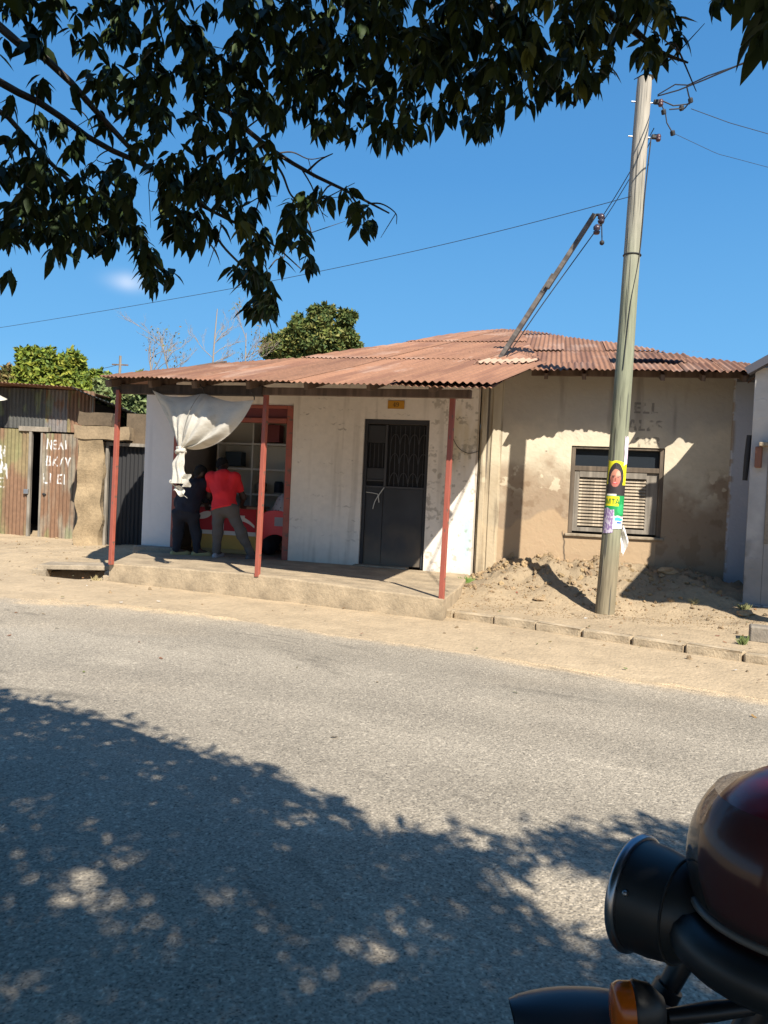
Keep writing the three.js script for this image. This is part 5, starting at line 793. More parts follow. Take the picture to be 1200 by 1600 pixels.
{
  const tr = thing('shade_tree', 'leafy tree whose dark drooping branches hang across the top of the view', 'tree', V(-3.2, 0, 1.6));
  const off = tr.position; const Lp = (p) => p.clone().sub(off);
  // edge of the shade that falls on the road, in world x against depth
  const BND = [[-12, 7.4], [-7, 6.6], [-4, 5.55], [-2.35, 4.78], [-1.37, 4.26], [-0.56, 3.66], [-0.22, 3.32], [0.11, 3.12], [0.45, 3.14], [0.94, 3.16], [1.6, 3.12], [2.4, 3.0], [6, 2.6]];
  const bnd = (x) => plin(BND, x) + 0.22 * (fbm(x * 3, 2, 3, 811) - 0.5);
  const depthFor = (x, y) => { const b = ray(x, y), k = -1 / b.z, ex = b.x * k, ey = b.y * k; let d = 1.8; for (let i = 0; i < 12; i++) { const Y = EYE + ey * d, sx = ex * d - SUNX * Y / SUNY; d = (plin(BND, sx) - EYE / SUNY) / (1 + ey / SUNY); } return Math.max(0.75, d - 0.08); };
  // limbs: trunk behind the viewer, boughs reaching over the road
  const pxp = (x, y, k = 1) => P(x, y, depthFor(x, y) * k);
  part('trunk', tube([V(0, -0.1, 0), V(0.05, 1.2, -0.05), V(0.2, 2.4, -0.2), V(0.4, 3.4, -0.5)], 0.26, 0.16, 30, 14, 0.25), barkM, tr);
  const top = off.clone().add(V(0.4, 3.3, -0.5));
  const boughs = [
    [[top, pxp(-60, -60, 0.9), pxp(0, 48), pxp(80, 98), pxp(165, 190), pxp(230, 260)], 0.05, 0.006], [[top, pxp(-90, 60, 0.9), pxp(0, 130), pxp(70, 165), pxp(150, 222), pxp(260, 275), pxp(330, 330)], 0.04, 0.005],
    [[top, pxp(-90, 130, 0.9), pxp(0, 172), pxp(50, 225), pxp(100, 275), pxp(160, 330), pxp(210, 370)], 0.035, 0.004], [[top, pxp(120, -160, 0.9), pxp(250, -20), pxp(330, 140), pxp(400, 215), pxp(480, 268), pxp(545, 300), pxp(608, 333)], 0.045, 0.0022],
    [[pxp(300, 110), pxp(320, 250), pxp(312, 320), pxp(345, 380), pxp(385, 425), pxp(420, 490)], 0.006, 0.002], [[pxp(400, 215), pxp(440, 270), pxp(455, 305), pxp(480, 325)], 0.004, 0.0018], [[pxp(160, 330), pxp(230, 385), pxp(250, 420)], 0.006, 0.002], [[top, pxp(300, -200, 0.9), pxp(500, -20), pxp(640, 60), pxp(760, 110), pxp(830, 170)], 0.04, 0.003],
    [[pxp(500, -200, 0.9), pxp(720, -20), pxp(830, 60), pxp(860, 110), pxp(880, 150), pxp(900, 165)], 0.03, 0.0025], [[pxp(700, -160, 0.9), pxp(880, -20), pxp(980, 40), pxp(1030, 80), pxp(1075, 98)], 0.02, 0.0018], [[pxp(1030, 60), pxp(1012, 90), pxp(1007, 118)], 0.004, 0.002], [[pxp(480, 268), pxp(500, 250), pxp(520, 240)], 0.003, 0.0012], [[pxp(545, 300), pxp(565, 330), pxp(572, 345)], 0.003, 0.0012], [[pxp(312, 320), pxp(380, 355), pxp(430, 385), pxp(470, 420)], 0.005, 0.0015], [[P(-20, 432, 2.3), P(15, 438, 2.3), P(27, 440, 2.3)], 0.003, 0.002],
  ];
  for (const [pts, r0, r1] of boughs) part('branch', tube(pts.map(Lp), r0, r1, pts.length * 8, 7, 0.15), barkM, tr);
  seed(817);
  for (const [x, y] of [[60, 130], [110, 170], [40, 210], [180, 235], [240, 250], [300, 215], [385, 200], [430, 240], [470, 262], [520, 288], [345, 345], [400, 330], [440, 330], [420, 420], [395, 455], [455, 310], [575, 318], [120, 285], [1060, 95], [1040, 70]]) { const a = pxp(x, y), f = () => V(rr(-0.09, 0.09), rr(-0.1, 0.05), rr(-0.06, 0.06)), b = a.clone().add(f()), c = b.clone().add(f()); part('twig', tube([a, a.clone().lerp(b, 0.5).add(V(0, 0.01, 0)), b, c].map(Lp), 0.0022, 0.0008, 14, 5), barkM, tr); part('twig', rod(Lp(b), Lp(b.clone().add(f())), 0.0013, 0.0006, 5), barkM, tr); }
  // leaf clusters one sees: x, y, radius, leaves
  const C = [[40, 20, 60, 40], [120, 30, 70, 80], [220, 40, 80, 110], [330, 40, 80, 110], [440, 40, 80, 110], [550, 40, 80, 120], [660, 40, 80, 120], [770, 30, 75, 110], [870, 25, 70, 90], [950, 12, 50, 60], [1015, 22, 34, 30],
    [20, 90, 30, 12], [50, 80, 30, 14], [190, 110, 60, 70], [270, 130, 75, 100], [350, 120, 60, 70], [450, 110, 60, 60], [540, 110, 60, 66], [620, 110, 60, 70], [700, 100, 60, 70], [790, 90, 60, 70], [880, 80, 50, 50], [940, 70, 40, 34],
    [60, 150, 20, 8], [130, 150, 30, 14], [210, 185, 60, 60], [290, 200, 60, 60], [360, 170, 40, 30], [490, 165, 45, 40], [560, 185, 45, 34], [610, 185, 40, 34], [690, 165, 40, 32], [760, 160, 45, 38], [830, 145, 45, 40], [890, 130, 35, 24],
    [600, 222, 22, 12], [650, 215, 22, 12], [740, 205, 30, 18], [775, 205, 25, 14], [900, 140, 28, 14], [930, 125, 24, 12], [505, 210, 24, 14], [420, 175, 30, 18], [385, 190, 20, 8], [430, 200, 20, 8],
    [15, 170, 18, 7], [25, 240, 22, 12], [70, 210, 26, 12], [95, 225, 34, 26], [70, 270, 30, 20], [20, 300, 45, 40], [90, 310, 50, 44], [50, 350, 50, 50], [120, 355, 50, 46], [20, 385, 36, 30], [80, 390, 40, 30], [165, 300, 45, 36], [150, 385, 34, 22],
    [170, 340, 45, 40], [205, 385, 36, 30], [235, 420, 26, 16], [245, 445, 18, 9], [225, 270, 45, 40], [260, 320, 45, 40], [300, 290, 48, 46], [345, 300, 45, 40], [330, 250, 50, 44], [390, 300, 36, 26], [400, 260, 40, 26], [375, 235, 30, 18], [300, 370, 32, 24], [270, 360, 30, 18], [320, 385, 26, 16],
    [395, 370, 26, 20], [390, 350, 20, 10], [395, 410, 24, 18], [380, 440, 20, 12], [400, 455, 24, 20], [415, 478, 22, 16], [420, 500, 14, 9], [405, 490, 16, 10], [440, 420, 9, 3], [435, 390, 14, 6], [460, 335, 22, 14], [490, 340, 20, 12], [500, 325, 18, 10], [465, 390, 14, 7], [480, 415, 12, 5], [475, 375, 12, 5], [450, 350, 16, 8], [565, 350, 18, 12], [538, 315, 12, 5], [572, 365, 12, 6], [250, 440, 20, 8], [15, 438, 8, 2],
    [1042, 25, 18, 12], [1030, 92, 26, 14], [1005, 78, 16, 6], [1050, 60, 20, 8], [1120, 18, 12, 5], [1130, 8, 12, 4]];
  const CN = [[1194, 14, 10, 7], [1198, 48, 9, 7], [1196, 76, 6, 4], [1206, 30, 12, 7], [1182, 4, 6, 3]];
  seed(821);
  const geos = [leafGeo(0.4, 0.1, 0.3), leafGeo(0.36, 0.2, 0.4), leafGeo(0.43, 0.04, 0.2), leafGeo(0.38, 0.28, 0.35)];
  const list = [], m4 = new THREE.Matrix4(), Y = V(0, 1, 0);
  const put = (x, y, near, n) => {                     // a whorl of leaves drooping from one twig end
    const d = Math.max(0.7, near ? rr(0.78, 0.9) : depthFor(x, y) - Math.pow(R(), 2) * 0.4), p = P(x, y, d), s0 = (near ? 0.044 : clamp(0.0262 * d, 0.026, 0.062)), a0 = R() * 6.28;
    const lit = !near && R() < (x > 820 ? 0.22 : 0.02), tilt = V(rr(-0.35, 0.35), 0, rr(-0.35, 0.35));
    for (let i = 0; i < n; i++) {
      const a = a0 + i / n * 6.28 + rr(-0.4, 0.4), dr = rr(0.25, 1.15), dir = V(Math.cos(a) * Math.sin(dr), -Math.cos(dr), Math.sin(a) * Math.sin(dr)).add(tilt).normalize();
      const outw = V(Math.cos(a), 0.3, Math.sin(a)), zx = outw.clone().addScaledVector(dir, -outw.dot(dir)).normalize(), m = new THREE.Matrix4().makeBasis(dir.clone().cross(zx), dir, zx), q = new THREE.Quaternion().setFromRotationMatrix(m).multiply(new THREE.Quaternion().setFromAxisAngle(Y, rr(-0.5, 0.5))), s = s0 * rr(0.55, 1.25);
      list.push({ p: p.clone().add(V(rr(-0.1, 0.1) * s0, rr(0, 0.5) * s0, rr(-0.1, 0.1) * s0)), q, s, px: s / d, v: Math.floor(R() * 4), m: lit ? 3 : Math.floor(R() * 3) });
    }
  };
  for (const [x, y, r, n] of C) { const k = Math.max(1, Math.round(n * (x < 340 && y < 300 ? 1.35 : y < 120 ? 2.5 : 2.0) / 6)); for (let i = 0; i < k; i++) { const a = R() * 6.28, q = k === 1 ? 0 : r * Math.sqrt(R()) * 0.95; put(x + Math.cos(a) * q, y - 9 + Math.sin(a) * q * 0.85, false, 5 + Math.floor(R() * 3)); } }
  for (const [x, y, r, n] of CN) for (let i = 0; i < Math.ceil(n / 3.5); i++) put(x + rr(-r, r) * 0.6, y - 14 + rr(-r, r), true, 4);
  list.sort((a, b) => b.px - a.px);
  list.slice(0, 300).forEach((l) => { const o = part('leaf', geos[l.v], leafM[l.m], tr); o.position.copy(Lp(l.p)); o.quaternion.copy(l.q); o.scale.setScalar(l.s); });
  const rest = list.slice(300), col = new THREE.Color();
  // the rest of the crown: sprays of leaves above and behind the viewer that throw the dappled shade
  const sprayGeo = mergeGeometries([...Array(11)].map((_, i) => { const g = leafGeo(0.36, 0.12, 0.4), dir = V(rr(-1, 1), rr(-1, 0.4), rr(-1, 1)).normalize(); g.scale(0.1, 0.1, 0.1).applyQuaternion(new THREE.Quaternion().setFromUnitVectors(Y, dir).multiply(new THREE.Quaternion().setFromAxisAngle(Y, R() * 6))); return plain(g.translate(rr(-0.08, 0.08), rr(-0.08, 0.08), rr(-0.08, 0.08))); }));
  const pos = []; seed(831);
  const holes = [...Array(48)].map(() => [rr(-2.2, 1.6), rr(1.65, 3.4), rr(0.012, 0.034)]).concat([[0.62, 2.62, 0.17], [0.75, 2.5, 0.14], [0.2, 2.5, 0.07], [0.02, 2.3, 0.06], [0.9, 2.55, 0.1], [1.15, 2.4, 0.09]]).concat([[0, 2.0, 0.035], [-0.26, 2.05, 0.03], [-0.95, 2.0, 0.035], [-1.25, 2.02, 0.03], [-0.6, 2.3, 0.03], [-0.4, 2.5, 0.02], [-0.88, 2.6, 0.02], [0.3, 2.3, 0.03]]);
  let tries = 0;
  while (pos.length < 22000 && tries++ < 140000) {
    const x = rr(-6.5, 3.6), d = rr(-1.8, 6.4), b = bnd(x); if (d > b) continue; const edge = b - d;
    const k = rr(2.1, edge < 0.8 ? 3.7 : 5.2), p = V(x + SUNX * k, SUNY * k, -d + SUNZ * k);
    let hit = false; for (const [hx, hd, hr] of holes) if (Math.hypot(x - hx, (d - hd) * 0.8) < hr + 0.035) hit = true; if (hit) continue;
    if (fbm(x * 7, d * 7, 3, 833) > 0.72 || (edge < 0.4 && fbm(x * 6, d * 6, 2, 835) > 0.5 + edge * 0.4)) continue;
    const [u, v, w] = toPx(p); if (w > 0.05 && u > -170 && u < 1370 && v > -150 && v < 1700) continue; if (p.distanceTo(EYEV) < 0.95) continue;
    pos.push(p);
  }
  const im = new THREE.InstancedMesh(sprayGeo, leafI, pos.length), q = new THREE.Quaternion();
  pos.forEach((p, i) => { q.setFromEuler(new THREE.Euler(rr(-0.6, 0.6), R() * 6.28, rr(-0.6, 0.6))); const s = rr(0.7, 1.2); im.setMatrixAt(i, m4.compose(Lp(p), q, V(s, s, s))); const t = rr(0.8, 1.3); im.setColorAt(i, col.setRGB(0.036 * t, 0.062 * t, 0.015 * t)); });
  im.name = 'foliage'; im.userData.kind = 'stuff'; shade(im); tr.add(im);
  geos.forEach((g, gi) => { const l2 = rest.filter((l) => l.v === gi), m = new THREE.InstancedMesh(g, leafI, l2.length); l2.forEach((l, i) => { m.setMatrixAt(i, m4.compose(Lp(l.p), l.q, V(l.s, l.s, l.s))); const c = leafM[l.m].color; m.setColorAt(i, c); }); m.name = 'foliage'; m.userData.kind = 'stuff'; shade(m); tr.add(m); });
}
// trees and shrubs behind the roofs
function crownTree(name, label, base, blobs, n, cols, size, group) {
  const t = thing(name, label, 'tree', base, 0, group), m4 = new THREE.Matrix4(), q = new THREE.Quaternion(), col = new THREE.Color();
  const g = mergeGeometries([0, 1, 2].map((i) => plain(leafGeo(0.5, 0.2, 0.4).applyQuaternion(new THREE.Quaternion().setFromEuler(new THREE.Euler(rr(-1.2, 1.2), i * 2.1, rr(-1.2, 1.2)))))));
  const big = blobs; blobs = big.map(([x, y, z, r]) => [x, y, z, r * 0.8]).concat(big.flatMap(([x, y, z, r]) => [...Array(7)].map(() => { const d = V(rr(-1, 1), rr(-0.6, 1), rr(-1, 1)).normalize(); return [x + d.x * r * 0.95, y + d.y * r * 0.85, z + d.z * r * 0.95, r * rr(0.2, 0.5)]; })));
  const im = new THREE.InstancedMesh(g, leafI, n), vol = blobs.reduce((s, b) => s + b[3] ** 2, 0); let k = 0;
  for (const [x, y, z, r] of blobs) { const c = Math.min(n - k, Math.round(n * r * r / vol)); for (let i = 0; i < c; i++, k++) { const d = V(rr(-1, 1), rr(-1, 1), rr(-1, 1)).normalize(), rad = r * (0.35 + 0.75 * Math.pow(R(), 0.7)) * (0.7 + 0.6 * vn(d.x * 4 + x * 3, d.y * 4 + d.z * 3, 3)); q.setFromEuler(new THREE.Euler(R() * 6, R() * 6, R() * 6)); const s = size * rr(0.6, 1.3); im.setMatrixAt(k, m4.compose(V(x + d.x * rad, y + d.y * rad * 0.85, z + d.z * rad), q, V(s, s, s))); const c0 = cols[Math.floor(R() * cols.length)], v = rr(0.75, 1.25); im.setColorAt(k, col.setRGB(c0[0] * v, c0[1] * v, c0[2] * v)); } }
  im.count = k; im.name = 'crown'; im.userData.kind = 'stuff'; shade(im); t.add(im);
  part('trunk', tube([V(0, -0.1, 0), V(0.05, blobs[0][1] * 0.5, 0), V(blobs[0][0], blobs[0][1], blobs[0][2])], 0.14, 0.05, 12, 8, 0.2), barkM, t);
  for (const b of big.slice(1)) part('limb', tube([V(0.03, blobs[0][1] * 0.55, 0), V(b[0] * 0.6, lerp(blobs[0][1] * 0.55, b[1], 0.6), b[2] * 0.6), V(b[0], b[1], b[2])], 0.06, 0.015, 10, 6), barkM, t);
  return t;
}
{
  seed(901);
  const fromPx = (base, d, arr) => arr.map(([x, y, r, dz = 0]) => { const p = P(x, y, d - dz); return [p.x - base.x, p.y - base.y, p.z - base.z, r * d / 1200]; });
  const bright = [[0.12, 0.16, 0.022], [0.16, 0.2, 0.028], [0.08, 0.12, 0.024], [0.2, 0.21, 0.03]], mid = [[0.08, 0.105, 0.03], [0.12, 0.14, 0.035], [0.05, 0.08, 0.025], [0.16, 0.155, 0.045]], dull = [[0.14, 0.18, 0.07], [0.17, 0.2, 0.08], [0.1, 0.14, 0.055]];
  let b = V(P(80, 800, 19).x, 0.1, -19); crownTree('leafy_tree', 'bright green bushy tree rising behind the tin shed', b, fromPx(b, 19, [[85, 590, 36], [60, 572, 26], [100, 575, 26], [45, 600, 22, 0.5], [130, 600, 24], [115, 615, 26, 0.6], [75, 615, 28, 0.8], [145, 618, 20, 0.5], [38, 556, 10], [42, 580, 18], [75, 556, 12], [160, 605, 22], [185, 612, 18], [150, 592, 12], [205, 622, 14], [60, 620, 26, 0.4]]), 9500, bright, 0.13);
  b = V(P(200, 800, 17.5).x, 0.1, -17.5); crownTree('leafy_tree', 'dull green shrub filling the gap between shed and shop house', b, fromPx(b, 17.5, [[200, 618, 28], [175, 602, 20], [215, 603, 20], [165, 622, 20], [225, 640, 22], [190, 650, 24]]), 6500, dull, 0.12);
  b = V(P(490, 800, 27).x, 0.1, -27); crownTree('leafy_tree', 'round olive green tree showing above the roof ridge', b, fromPx(b, 27, [[490, 525, 34], [440, 545, 26], [455, 530, 24], [520, 530, 30], [545, 540, 22], [505, 500, 20], [512, 488, 12], [470, 512, 20], [540, 505, 18], [545, 492, 9], [470, 545, 30], [520, 550, 30], [428, 555, 18]]), 11000, mid, 0.16);
  b = V(P(25, 800, 24).x, 0.1, -24); crownTree('leafy_tree', 'brownish half dry tree behind the shed at the left edge', b, fromPx(b, 24, [[15, 600, 20], [35, 605, 16], [5, 590, 16]]), 2200, [[0.14, 0.11, 0.04], [0.1, 0.1, 0.03], [0.2, 0.13, 0.06]], 0.16);
  // bare trees
  const bare = (label, x, y0, y1, d, s, lean, leafy) => {
    seed(s); const base = V(P(x, y0, d).x, 0, -d), t = thing('bare_tree', label, 'tree', base, 0, 'bare trees behind the roof'), hgt = P(x, y1, d).y; const bm = mat([0.24, 0.2, 0.165], 0.9), tips = []; const main = [V(0, 0, 0), V(lean * 0.2, hgt * 0.55, 0), V(lean * 0.6, hgt * 0.8, 0.1), V(lean, hgt, 0)]; part('trunk', tube(main, 0.06, 0.016, 16, 7), bm, t);
    const c = new THREE.CatmullRomCurve3(main); const grow = (p, dir, l, r, lev, into) => { const e = p.clone().addScaledVector(dir, l), m = p.clone().lerp(e, 0.5).add(V(rr(-0.1, 0.1) * l, rr(0, 0.1) * l, 0)); into.push(tube([p, m, e], r, r * 0.5, 6, 5)); tips.push(e); if (lev > 0) for (let i = 0; i < 3; i++) grow(p.clone().lerp(e, rr(0.35, 1)), dir.clone().add(V(rr(-0.7, 0.7), rr(-0.1, 0.6), rr(-0.5, 0.5))).normalize(), l * rr(0.45, 0.7), r * 0.55, lev - 1, into); };
    for (let i = 0; i < 7; i++) { const into = []; grow(c.getPoint(rr(0.55, 0.97)), V(rr(-1, 1), rr(0.2, 0.9), rr(-0.5, 0.5)).normalize(), rr(0.5, 1.0), 0.014, 3, into); part('limb', into, bm, t); }
    if (leafy) { const g = leafGeo(0.5, 0.2, 0.4), im = new THREE.InstancedMesh(g, leafI, leafy), m4 = new THREE.Matrix4(), q = new THREE.Quaternion(), col = new THREE.Color(); for (let i = 0; i < leafy; i++) { const p = tips[Math.floor(R() * tips.length)]; q.setFromEuler(new THREE.Euler(R() * 6, R() * 6, R() * 6)); im.setMatrixAt(i, m4.compose(p.clone().add(V(rr(-0.16, 0.16), rr(-0.16, 0.16), rr(-0.16, 0.16))), q, V(0.09, 0.09, 0.09))); im.setColorAt(i, col.setRGB(rr(0.1, 0.2), rr(0.1, 0.16), 0.04)); } im.name = 'leaves'; im.userData.kind = 'stuff'; shade(im); t.add(im); }
  };
  bare('tallest pale leafless tree standing behind the porch roof', 322, 800, 482, 24, 911, 0.1, 0); bare('sparse dry tree just right of the tallest bare tree', 378, 800, 520, 25, 913, -0.1, 160); bare('thin leaning bare tree left of the tallest one', 285, 800, 528, 24, 917, -0.9, 0); bare('low bare tree with a few leaves above the porch corner', 240, 800, 540, 23, 919, -0.3, 90);
  // distant pole and red roof
  const dp = thing('distant_pole', 'small far utility pole above the left end of the roof', 'utility pole', V(P(188, 560, 40).x, 0, -40)); part('shaft', rod(V(0, 0, 0), V(0, P(188, 556, 40).y, 0), 0.11, 0.08), M.greyWood, dp); const ct = P(188, 570, 40).y; part('crossarm', bar(V(-0.42, ct, 0), V(0.42, ct, 0), 0.06, 0.07), M.oldWood, dp);
  wire('far_wire', [P(60, 600, 40), P(120, 582, 40), P(188, 569, 40)], 0.012, 'far thin wire from the distant pole towards the left', 0.05);
  const fh = thing('far_house', 'far house with an orange tiled roof at the left edge', 'house', V(P(10, 600, 34).x, 0, -34)), hy = P(10, 606, 34).y, ry = P(-5, 566, 34).y;
  part('wall', bx(-4, 1.2, 0, hy, -4, 0), mat([0.5, 0.4, 0.3], 0.9), fh); const rp = [V(-4.3, hy - 0.1, 0.4), V(1.5, hy - 0.1, 0.4), V(0.2, ry - 0.2, -2), V(-4.3, ry, -2), V(1.5, hy - 0.1, -4.4), V(-4.3, hy - 0.1, -4.4)]; const rg = new THREE.BufferGeometry(); rg.setAttribute('position', new THREE.Float32BufferAttribute([0, 1, 2, 0, 2, 3, 1, 4, 2, 3, 2, 4, 3, 4, 5].flatMap((i) => [rp[i].x, rp[i].y, rp[i].z]), 3)); rg.computeVertexNormals(); part('roof', boxUV(rg), mat([0.42, 0.16, 0.08], 0.9), fh);
}
// green tuft at the platform's right end, weeds by the corner, dry straw by the drain
function tuft(x, y, gy, n, h, cols, label, s) {
  seed(s); const p = G(x, y, gy), t = thing('grass_tuft', label, 'grass', V(p.x, groundY(p.x, p.z), p.z)), geo = [];
  for (let i = 0; i < n; i++) { const a = R() * 6.28, l = h * rr(0.5, 1.2), r = rr(0, h * 0.5), d = V(Math.cos(a) * 0.7, rr(0.5, 1.2), Math.sin(a) * 0.7).normalize(), g = leafGeo(0.12, 0.35, 0.3).scale(l, l, l).applyQuaternion(new THREE.Quaternion().setFromUnitVectors(V(0, 1, 0), d)).translate(Math.cos(a * 3) * r, 0, Math.sin(a * 3) * r); geo.push(g); }
  part('blades', geo, mat(cols, 0.8), t);
}
tuft(727, 912, 0.15, 90, 0.13, [0.09, 0.16, 0.025], 'small green grass tuft at the right end of the platform', 931);
tuft(1160, 1000, 0.12, 50, 0.09, [0.09, 0.12, 0.03], 'small weed beside the concrete block at the right edge', 933);
tuft(1162, 955, 0.15, 50, 0.09, [0.14, 0.14, 0.05], 'dry weed at the foot of the neighbour wall corner', 935);
tuft(905, 985, 0.06, 36, 0.07, [0.3, 0.25, 0.12], 'dry straw tuft just behind the kerb left of the pole foot', 939);
tuft(1085, 940, 0.2, 40, 0.08, [0.28, 0.24, 0.12], 'dry straw at the edge of the shade under the cream wall', 941);
tuft(150, 905, 0.02, 60, 0.1, [0.32, 0.26, 0.13], 'dry straw beside the drain at the platform corner', 937);
// ------------------------------------------------------------------ motorcycle and helmet in the near corner
{
  const o = V(0.31, 0, -1.06), t = thing('motorcycle', 'black motorcycle parked in the shade with round headlamp and orange indicator', 'motorcycle', o, 0.04);
  const bp = M.blackPaint, fm = mat([0.03, 0.03, 0.032], 0.4, { metalness: 0.6 });
  // wheels: x forward is -x
  const wheel = (x, n) => { const w = part(n, new THREE.TorusGeometry(0.255, 0.045, 14, 48), M.rubber, t); w.position.set(x, 0.3, 0); const rim = part('rim', new THREE.TorusGeometry(0.215, 0.014, 8, 40), M.chrome, w); part('hub', new THREE.CylinderGeometry(0.06, 0.06, 0.11, 20).rotateX(Math.PI / 2), fm, w); for (let i = 0; i < 18; i++) { const a = i / 18 * 6.283, b = a + 0.5; part('spoke', rod(V(Math.cos(a) * 0.055, Math.sin(a) * 0.055, i % 2 ? 0.04 : -0.04), V(Math.cos(b) * 0.21, Math.sin(b) * 0.21, 0), 0.0022, 0.0022, 5), M.chrome, w); } return rim; };
  wheel(0, 'front_wheel'); wheel(1.26, 'rear_wheel');
  // front mudguard hugging the tyre
  const fender = (x, a0, a1, r, w) => grid(40, 12, (u, v) => { const a = lerp(a0, a1, u), s = v * 2 - 1, rr2 = r - 0.035 * s * s - 0.03 * Math.pow(Math.abs(s), 6), cap = Math.sqrt(Math.max(0, 1 - Math.pow(Math.max(0, (0.12 - u) / 0.12), 2))); return [x + Math.cos(a) * rr2, 0.3 + Math.sin(a) * rr2, s * w * (0.72 + 0.28 * cap)]; });
  part('front_mudguard', fender(0, 1.86, 0.15, 0.362, 0.06), phys([0.012, 0.02, 0.034], 0.45, { clearcoat: 0.4, clearcoatRoughness: 0.3 }), t);
  part('rear_mudguard', fender(1.26, 2.4, -0.1, 0.36, 0.08), bp, t);
  for (const s of [-1, 1]) part('fork_leg', [rod(V(0, 0.3, s * 0.085), V(0.16, 0.62, s * 0.085), 0.026, 0.026, 12), rod(V(0.15, 0.6, s * 0.085), V(0.33, 0.96, s * 0.085), 0.019, 0.019, 12)], fm, t);
  for (const y of [0.74, 0.9]) part('fork_yoke', bx(0.16 + (y - 0.62) * 0.5, 0.26 + (y - 0.62) * 0.5, y, y + 0.03, -0.12, 0.12, 0.008), fm, t);
  // headlamp
  const hl = part('headlamp', lathe([[0.001, 0.13], [0.03, 0.128], [0.058, 0.112], [0.076, 0.08], [0.083, 0.04], [0.085, 0]], 40).rotateZ(-Math.PI / 2), bp, t); hl.position.set(0.056, 0.822, 0.03); hl.rotation.set(0, -0.85, 0.03); hl.scale.setScalar(0.84);
  part('lamp_seam', new THREE.TorusGeometry(0.0775, 0.0022, 6, 40).rotateY(Math.PI / 2).translate(0.076, 0, 0), M.rubber, hl); for (const a of [0.4, 3.5]) part('screw', new THREE.SphereGeometry(0.005, 8, 6).translate(0.022, Math.sin(a) * 0.086, Math.cos(a) * 0.086), M.metal, hl); part('lamp_rim', new THREE.TorusGeometry(0.0845, 0.008, 12, 48).rotateY(Math.PI / 2), M.lampRim, hl); part('lens', lathe([[0, -0.022], [0.04, -0.018], [0.07, -0.006], [0.083, 0]], 32).rotateZ(-Math.PI / 2), phys([0.85, 0.88, 0.9], 0.05, { transmission: 0.8, thickness: 0 }), hl); part('reflector', lathe([[0.001, 0.06], [0.05, 0.035], [0.08, 0.004]], 24).rotateZ(-Math.PI / 2), M.chrome, hl);
  for (const z of [0.1, -0.07]) part('lamp_bracket', bx(0.1, 0.28, 0.76, 0.81, z - 0.005, z + 0.005, 0.003), fm, t);
  // indicators
  const ind = lathe([[0, 0.018], [0.018, 0.0185], [0.028, 0.022], [0.032, 0.032], [0.032, 0.05]], 32), cup = lathe([[0.031, 0.05], [0.034, 0.055], [0.03, 0.08], [0.016, 0.1], [0, 0.104]], 24);
  for (const s of [1, -1]) { const g = part('indicator', cup, bp, t, 'orange lensed indicator below the headlamp'); g.position.set(s > 0 ? -0.012 : 0.17, s > 0 ? 0.708 : 0.7, s > 0 ? 0.1 : -0.15); g.rotation.set(0, -0.1, -Math.PI / 2 + 0.06); g.scale.set(1.05, 0.8, 0.9); part('indicator_lens', ind, phys([0.75, 0.16, 0.01], 0.2, { transmission: 0.35, thickness: 0 }), g); part('indicator_stalk', rod(V(0.2, 0.71, s * 0.09), V(0.07, 0.705, s * 0.11), 0.012), fm, t); }
  // steering, instruments, tank, seat, engine
  part('handlebar', tube([V(0.62, 0.97, 0.36), V(0.5, 0.99, 0.26), V(0.38, 0.94, 0.1), V(0.38, 0.94, -0.1), V(0.5, 0.99, -0.26), V(0.62, 0.97, -0.36)], 0.012, 0.012, 40, 10), M.chrome, t); for (const s of [-1, 1]) part('grip', rod(V(0.52, 0.985, s * 0.28), V(0.65, 0.965, s * 0.38), 0.018, 0.018, 10), M.rubber, t);
  part('instrument', new THREE.CylinderGeometry(0.045, 0.04, 0.06, 20).rotateZ(0.5).translate(0.33, 0.93, 0), bp, t);
  const tk = new THREE.SphereGeometry(1, 30, 20), tp = tk.attributes.position; for (let i = 0; i < tp.count; i++) { const x = tp.getX(i), y = tp.getY(i), z = tp.getZ(i); tp.setXYZ(i, x * 0.27, Math.sign(y) * Math.pow(Math.abs(y), 0.7) * 0.12 - x * 0.03, z * 0.13 * (1 - 0.25 * Math.max(0, x))); } tk.computeVertexNormals(); part('fuel_tank', tk.translate(0.66, 0.8, 0), phys([0.1, 0.008, 0.01], 0.25, { clearcoat: 1 }), t);
  part('seat', boxUV(new RoundedBoxGeometry(0.62, 0.1, 0.23, 4, 0.045)).translate(1.16, 0.78, 0), M.rubber, t);
  part('engine', [boxUV(new RoundedBoxGeometry(0.34, 0.24, 0.22, 2, 0.04)).translate(0.66, 0.36, 0), new THREE.CylinderGeometry(0.09, 0.1, 0.2, 16).rotateZ(0.4).translate(0.54, 0.54, 0)], fm, t);
  for (let i = 0; i < 6; i++) part('cooling_fin', new THREE.CylinderGeometry(0.115, 0.115, 0.008, 18).rotateZ(0.4).translate(0.57 - i * 0.012, 0.47 + i * 0.028, 0), M.metal, t);
  part('frame', [rod(V(0.34, 0.84, 0), V(0.48, 0.3, 0), 0.02), rod(V(0.48, 0.3, 0), V(0.95, 0.3, 0), 0.02), rod(V(0.36, 0.8, 0), V(1.45, 0.74, 0), 0.02), rod(V(0.95, 0.3, 0), V(1.0, 0.74, 0), 0.02), rod(V(0.95, 0.32, 0.09), V(1.26, 0.3, 0.09), 0.016), rod(V(0.95, 0.32, -0.09), V(1.26, 0.3, -0.09), 0.016)], fm, t);
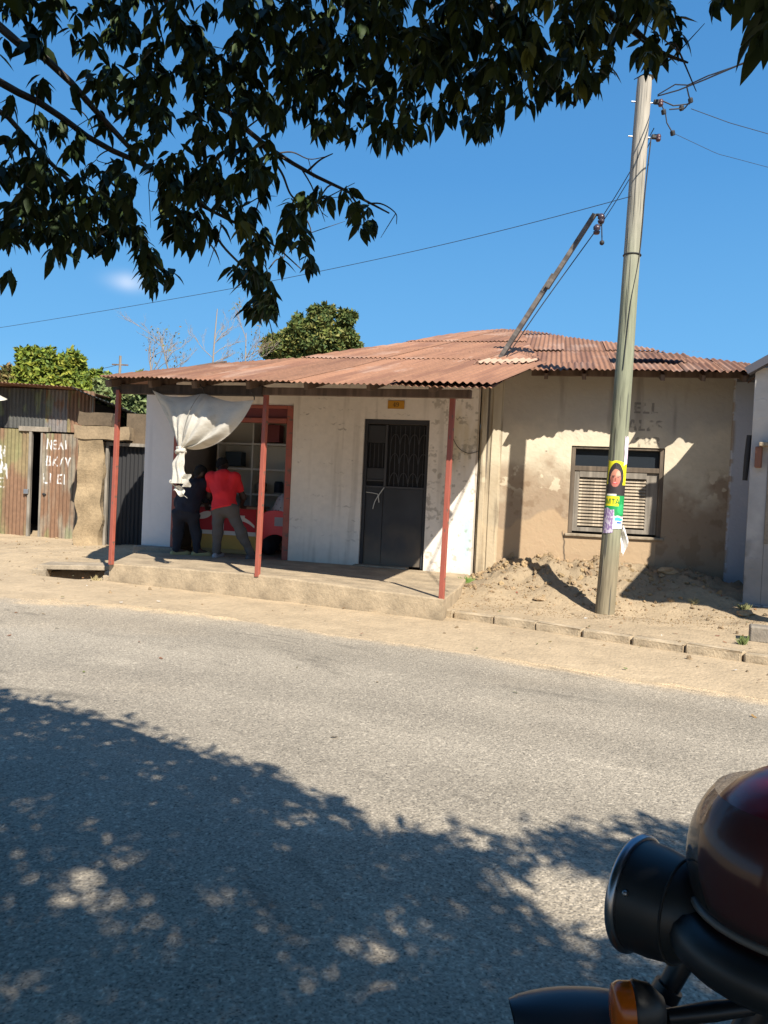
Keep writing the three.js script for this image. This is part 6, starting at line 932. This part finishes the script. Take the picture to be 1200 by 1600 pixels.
  for (const s of [-1, 1]) part('shock_absorber', rod(V(1.22, 0.34, s * 0.12), V(1.12, 0.7, s * 0.12), 0.024, 0.024), M.chrome, t); part('exhaust', tube([V(0.5, 0.48, 0.06), V(0.42, 0.34, 0.12), V(0.55, 0.22, 0.13), V(0.9, 0.24, 0.13), V(1.5, 0.3, 0.14)], 0.018, 0.035, 40, 10), M.chrome, t);
  for (const [z, k] of [[0.06, 0], [0.09, 0.03], [-0.04, 0.01]]) part('cable', tube([V(0.46, 1.0, z * 3), V(0.36, 0.98 - k, z * 1.6), V(0.26, 0.88 - k, z), V(0.3, 0.7, z * 0.7), V(0.42, 0.6, z)], 0.005, 0.005, 30, 6), M.rubber, t);
  part('side_stand', rod(V(0.8, 0.28, 0.1), V(0.78, 0.01, 0.26), 0.012), fm, t); part('rear_lamp', boxUV(new RoundedBoxGeometry(0.05, 0.07, 0.1, 2, 0.015)).translate(1.58, 0.68, 0), phys([0.4, 0.01, 0.01], 0.2), t);
  // helmet hung over the handlebar
  const hc = V(0.545, 0.915, -0.93), h = thing('helmet', 'dark red motorcycle helmet with smoky visor resting above the motorcycle tank', 'helmet', hc.clone().setY(hc.y - 0.14), 0.1);
  const shell = grid(48, 36, (u, v) => { const a = u * 6.2832, th = lerp(0.001, 2.2, v), c = Math.cos(a), s = Math.sin(a); return [Math.sin(th) * c * (c < 0 ? 0.135 : 0.142), 0.14 + Math.cos(th) * 0.125 + (th > 1.57 ? (1.57 - th) * 0.02 : 0), Math.sin(th) * s * 0.118]; });
  part('shell', shell, phys([0.2, 0.012, 0.018], 0.35, { clearcoat: 0.6, clearcoatRoughness: 0.2 }), h);
  const vis = grid(40, 16, (u, v) => { const a = Math.PI + lerp(-1.45, 1.45, u), th = lerp(0.92, 1.98, v), c = Math.cos(a), s = Math.sin(a); return [Math.sin(th) * c * 0.149, 0.14 + Math.cos(th) * 0.137, Math.sin(th) * s * 0.131]; });
  part('visor', vis, phys([0.5, 0.46, 0.44], 0.1, { transmission: 0.95, thickness: 0, specularIntensity: 0.6 }), h);
  part('visor_rim', tube([...Array(15)].map((_, i) => { const a = Math.PI + lerp(-1.45, 1.45, i / 14); return V(Math.sin(1.98) * Math.cos(a) * 0.151, 0.14 + Math.cos(1.98) * 0.137, Math.sin(1.98) * Math.sin(a) * 0.133); }), 0.005, 0.005, 40, 8), mat([0.12, 0.11, 0.1], 0.4), h);
  part('chin_bar', tube([...Array(13)].map((_, i) => { const a = Math.PI + lerp(-1.6, 1.6, i / 12); return V(Math.cos(a) * 0.14, 0.045 + 0.02 * Math.cos(a - Math.PI) * 0, Math.sin(a) * 0.112); }), 0.03, 0.03, 40, 12), M.blackPaint, h);
  part('padding', new THREE.SphereGeometry(0.105, 24, 16).scale(1.05, 1, 0.95).translate(0.01, 0.12, 0), M.rubber, h); for (const s of [-1, 1]) part('visor_pivot', new THREE.CylinderGeometry(0.018, 0.018, 0.01, 16).rotateX(Math.PI / 2).translate(0, 0.15, s * 0.128), M.metal, h);
}

renderer.render(scene, camera);
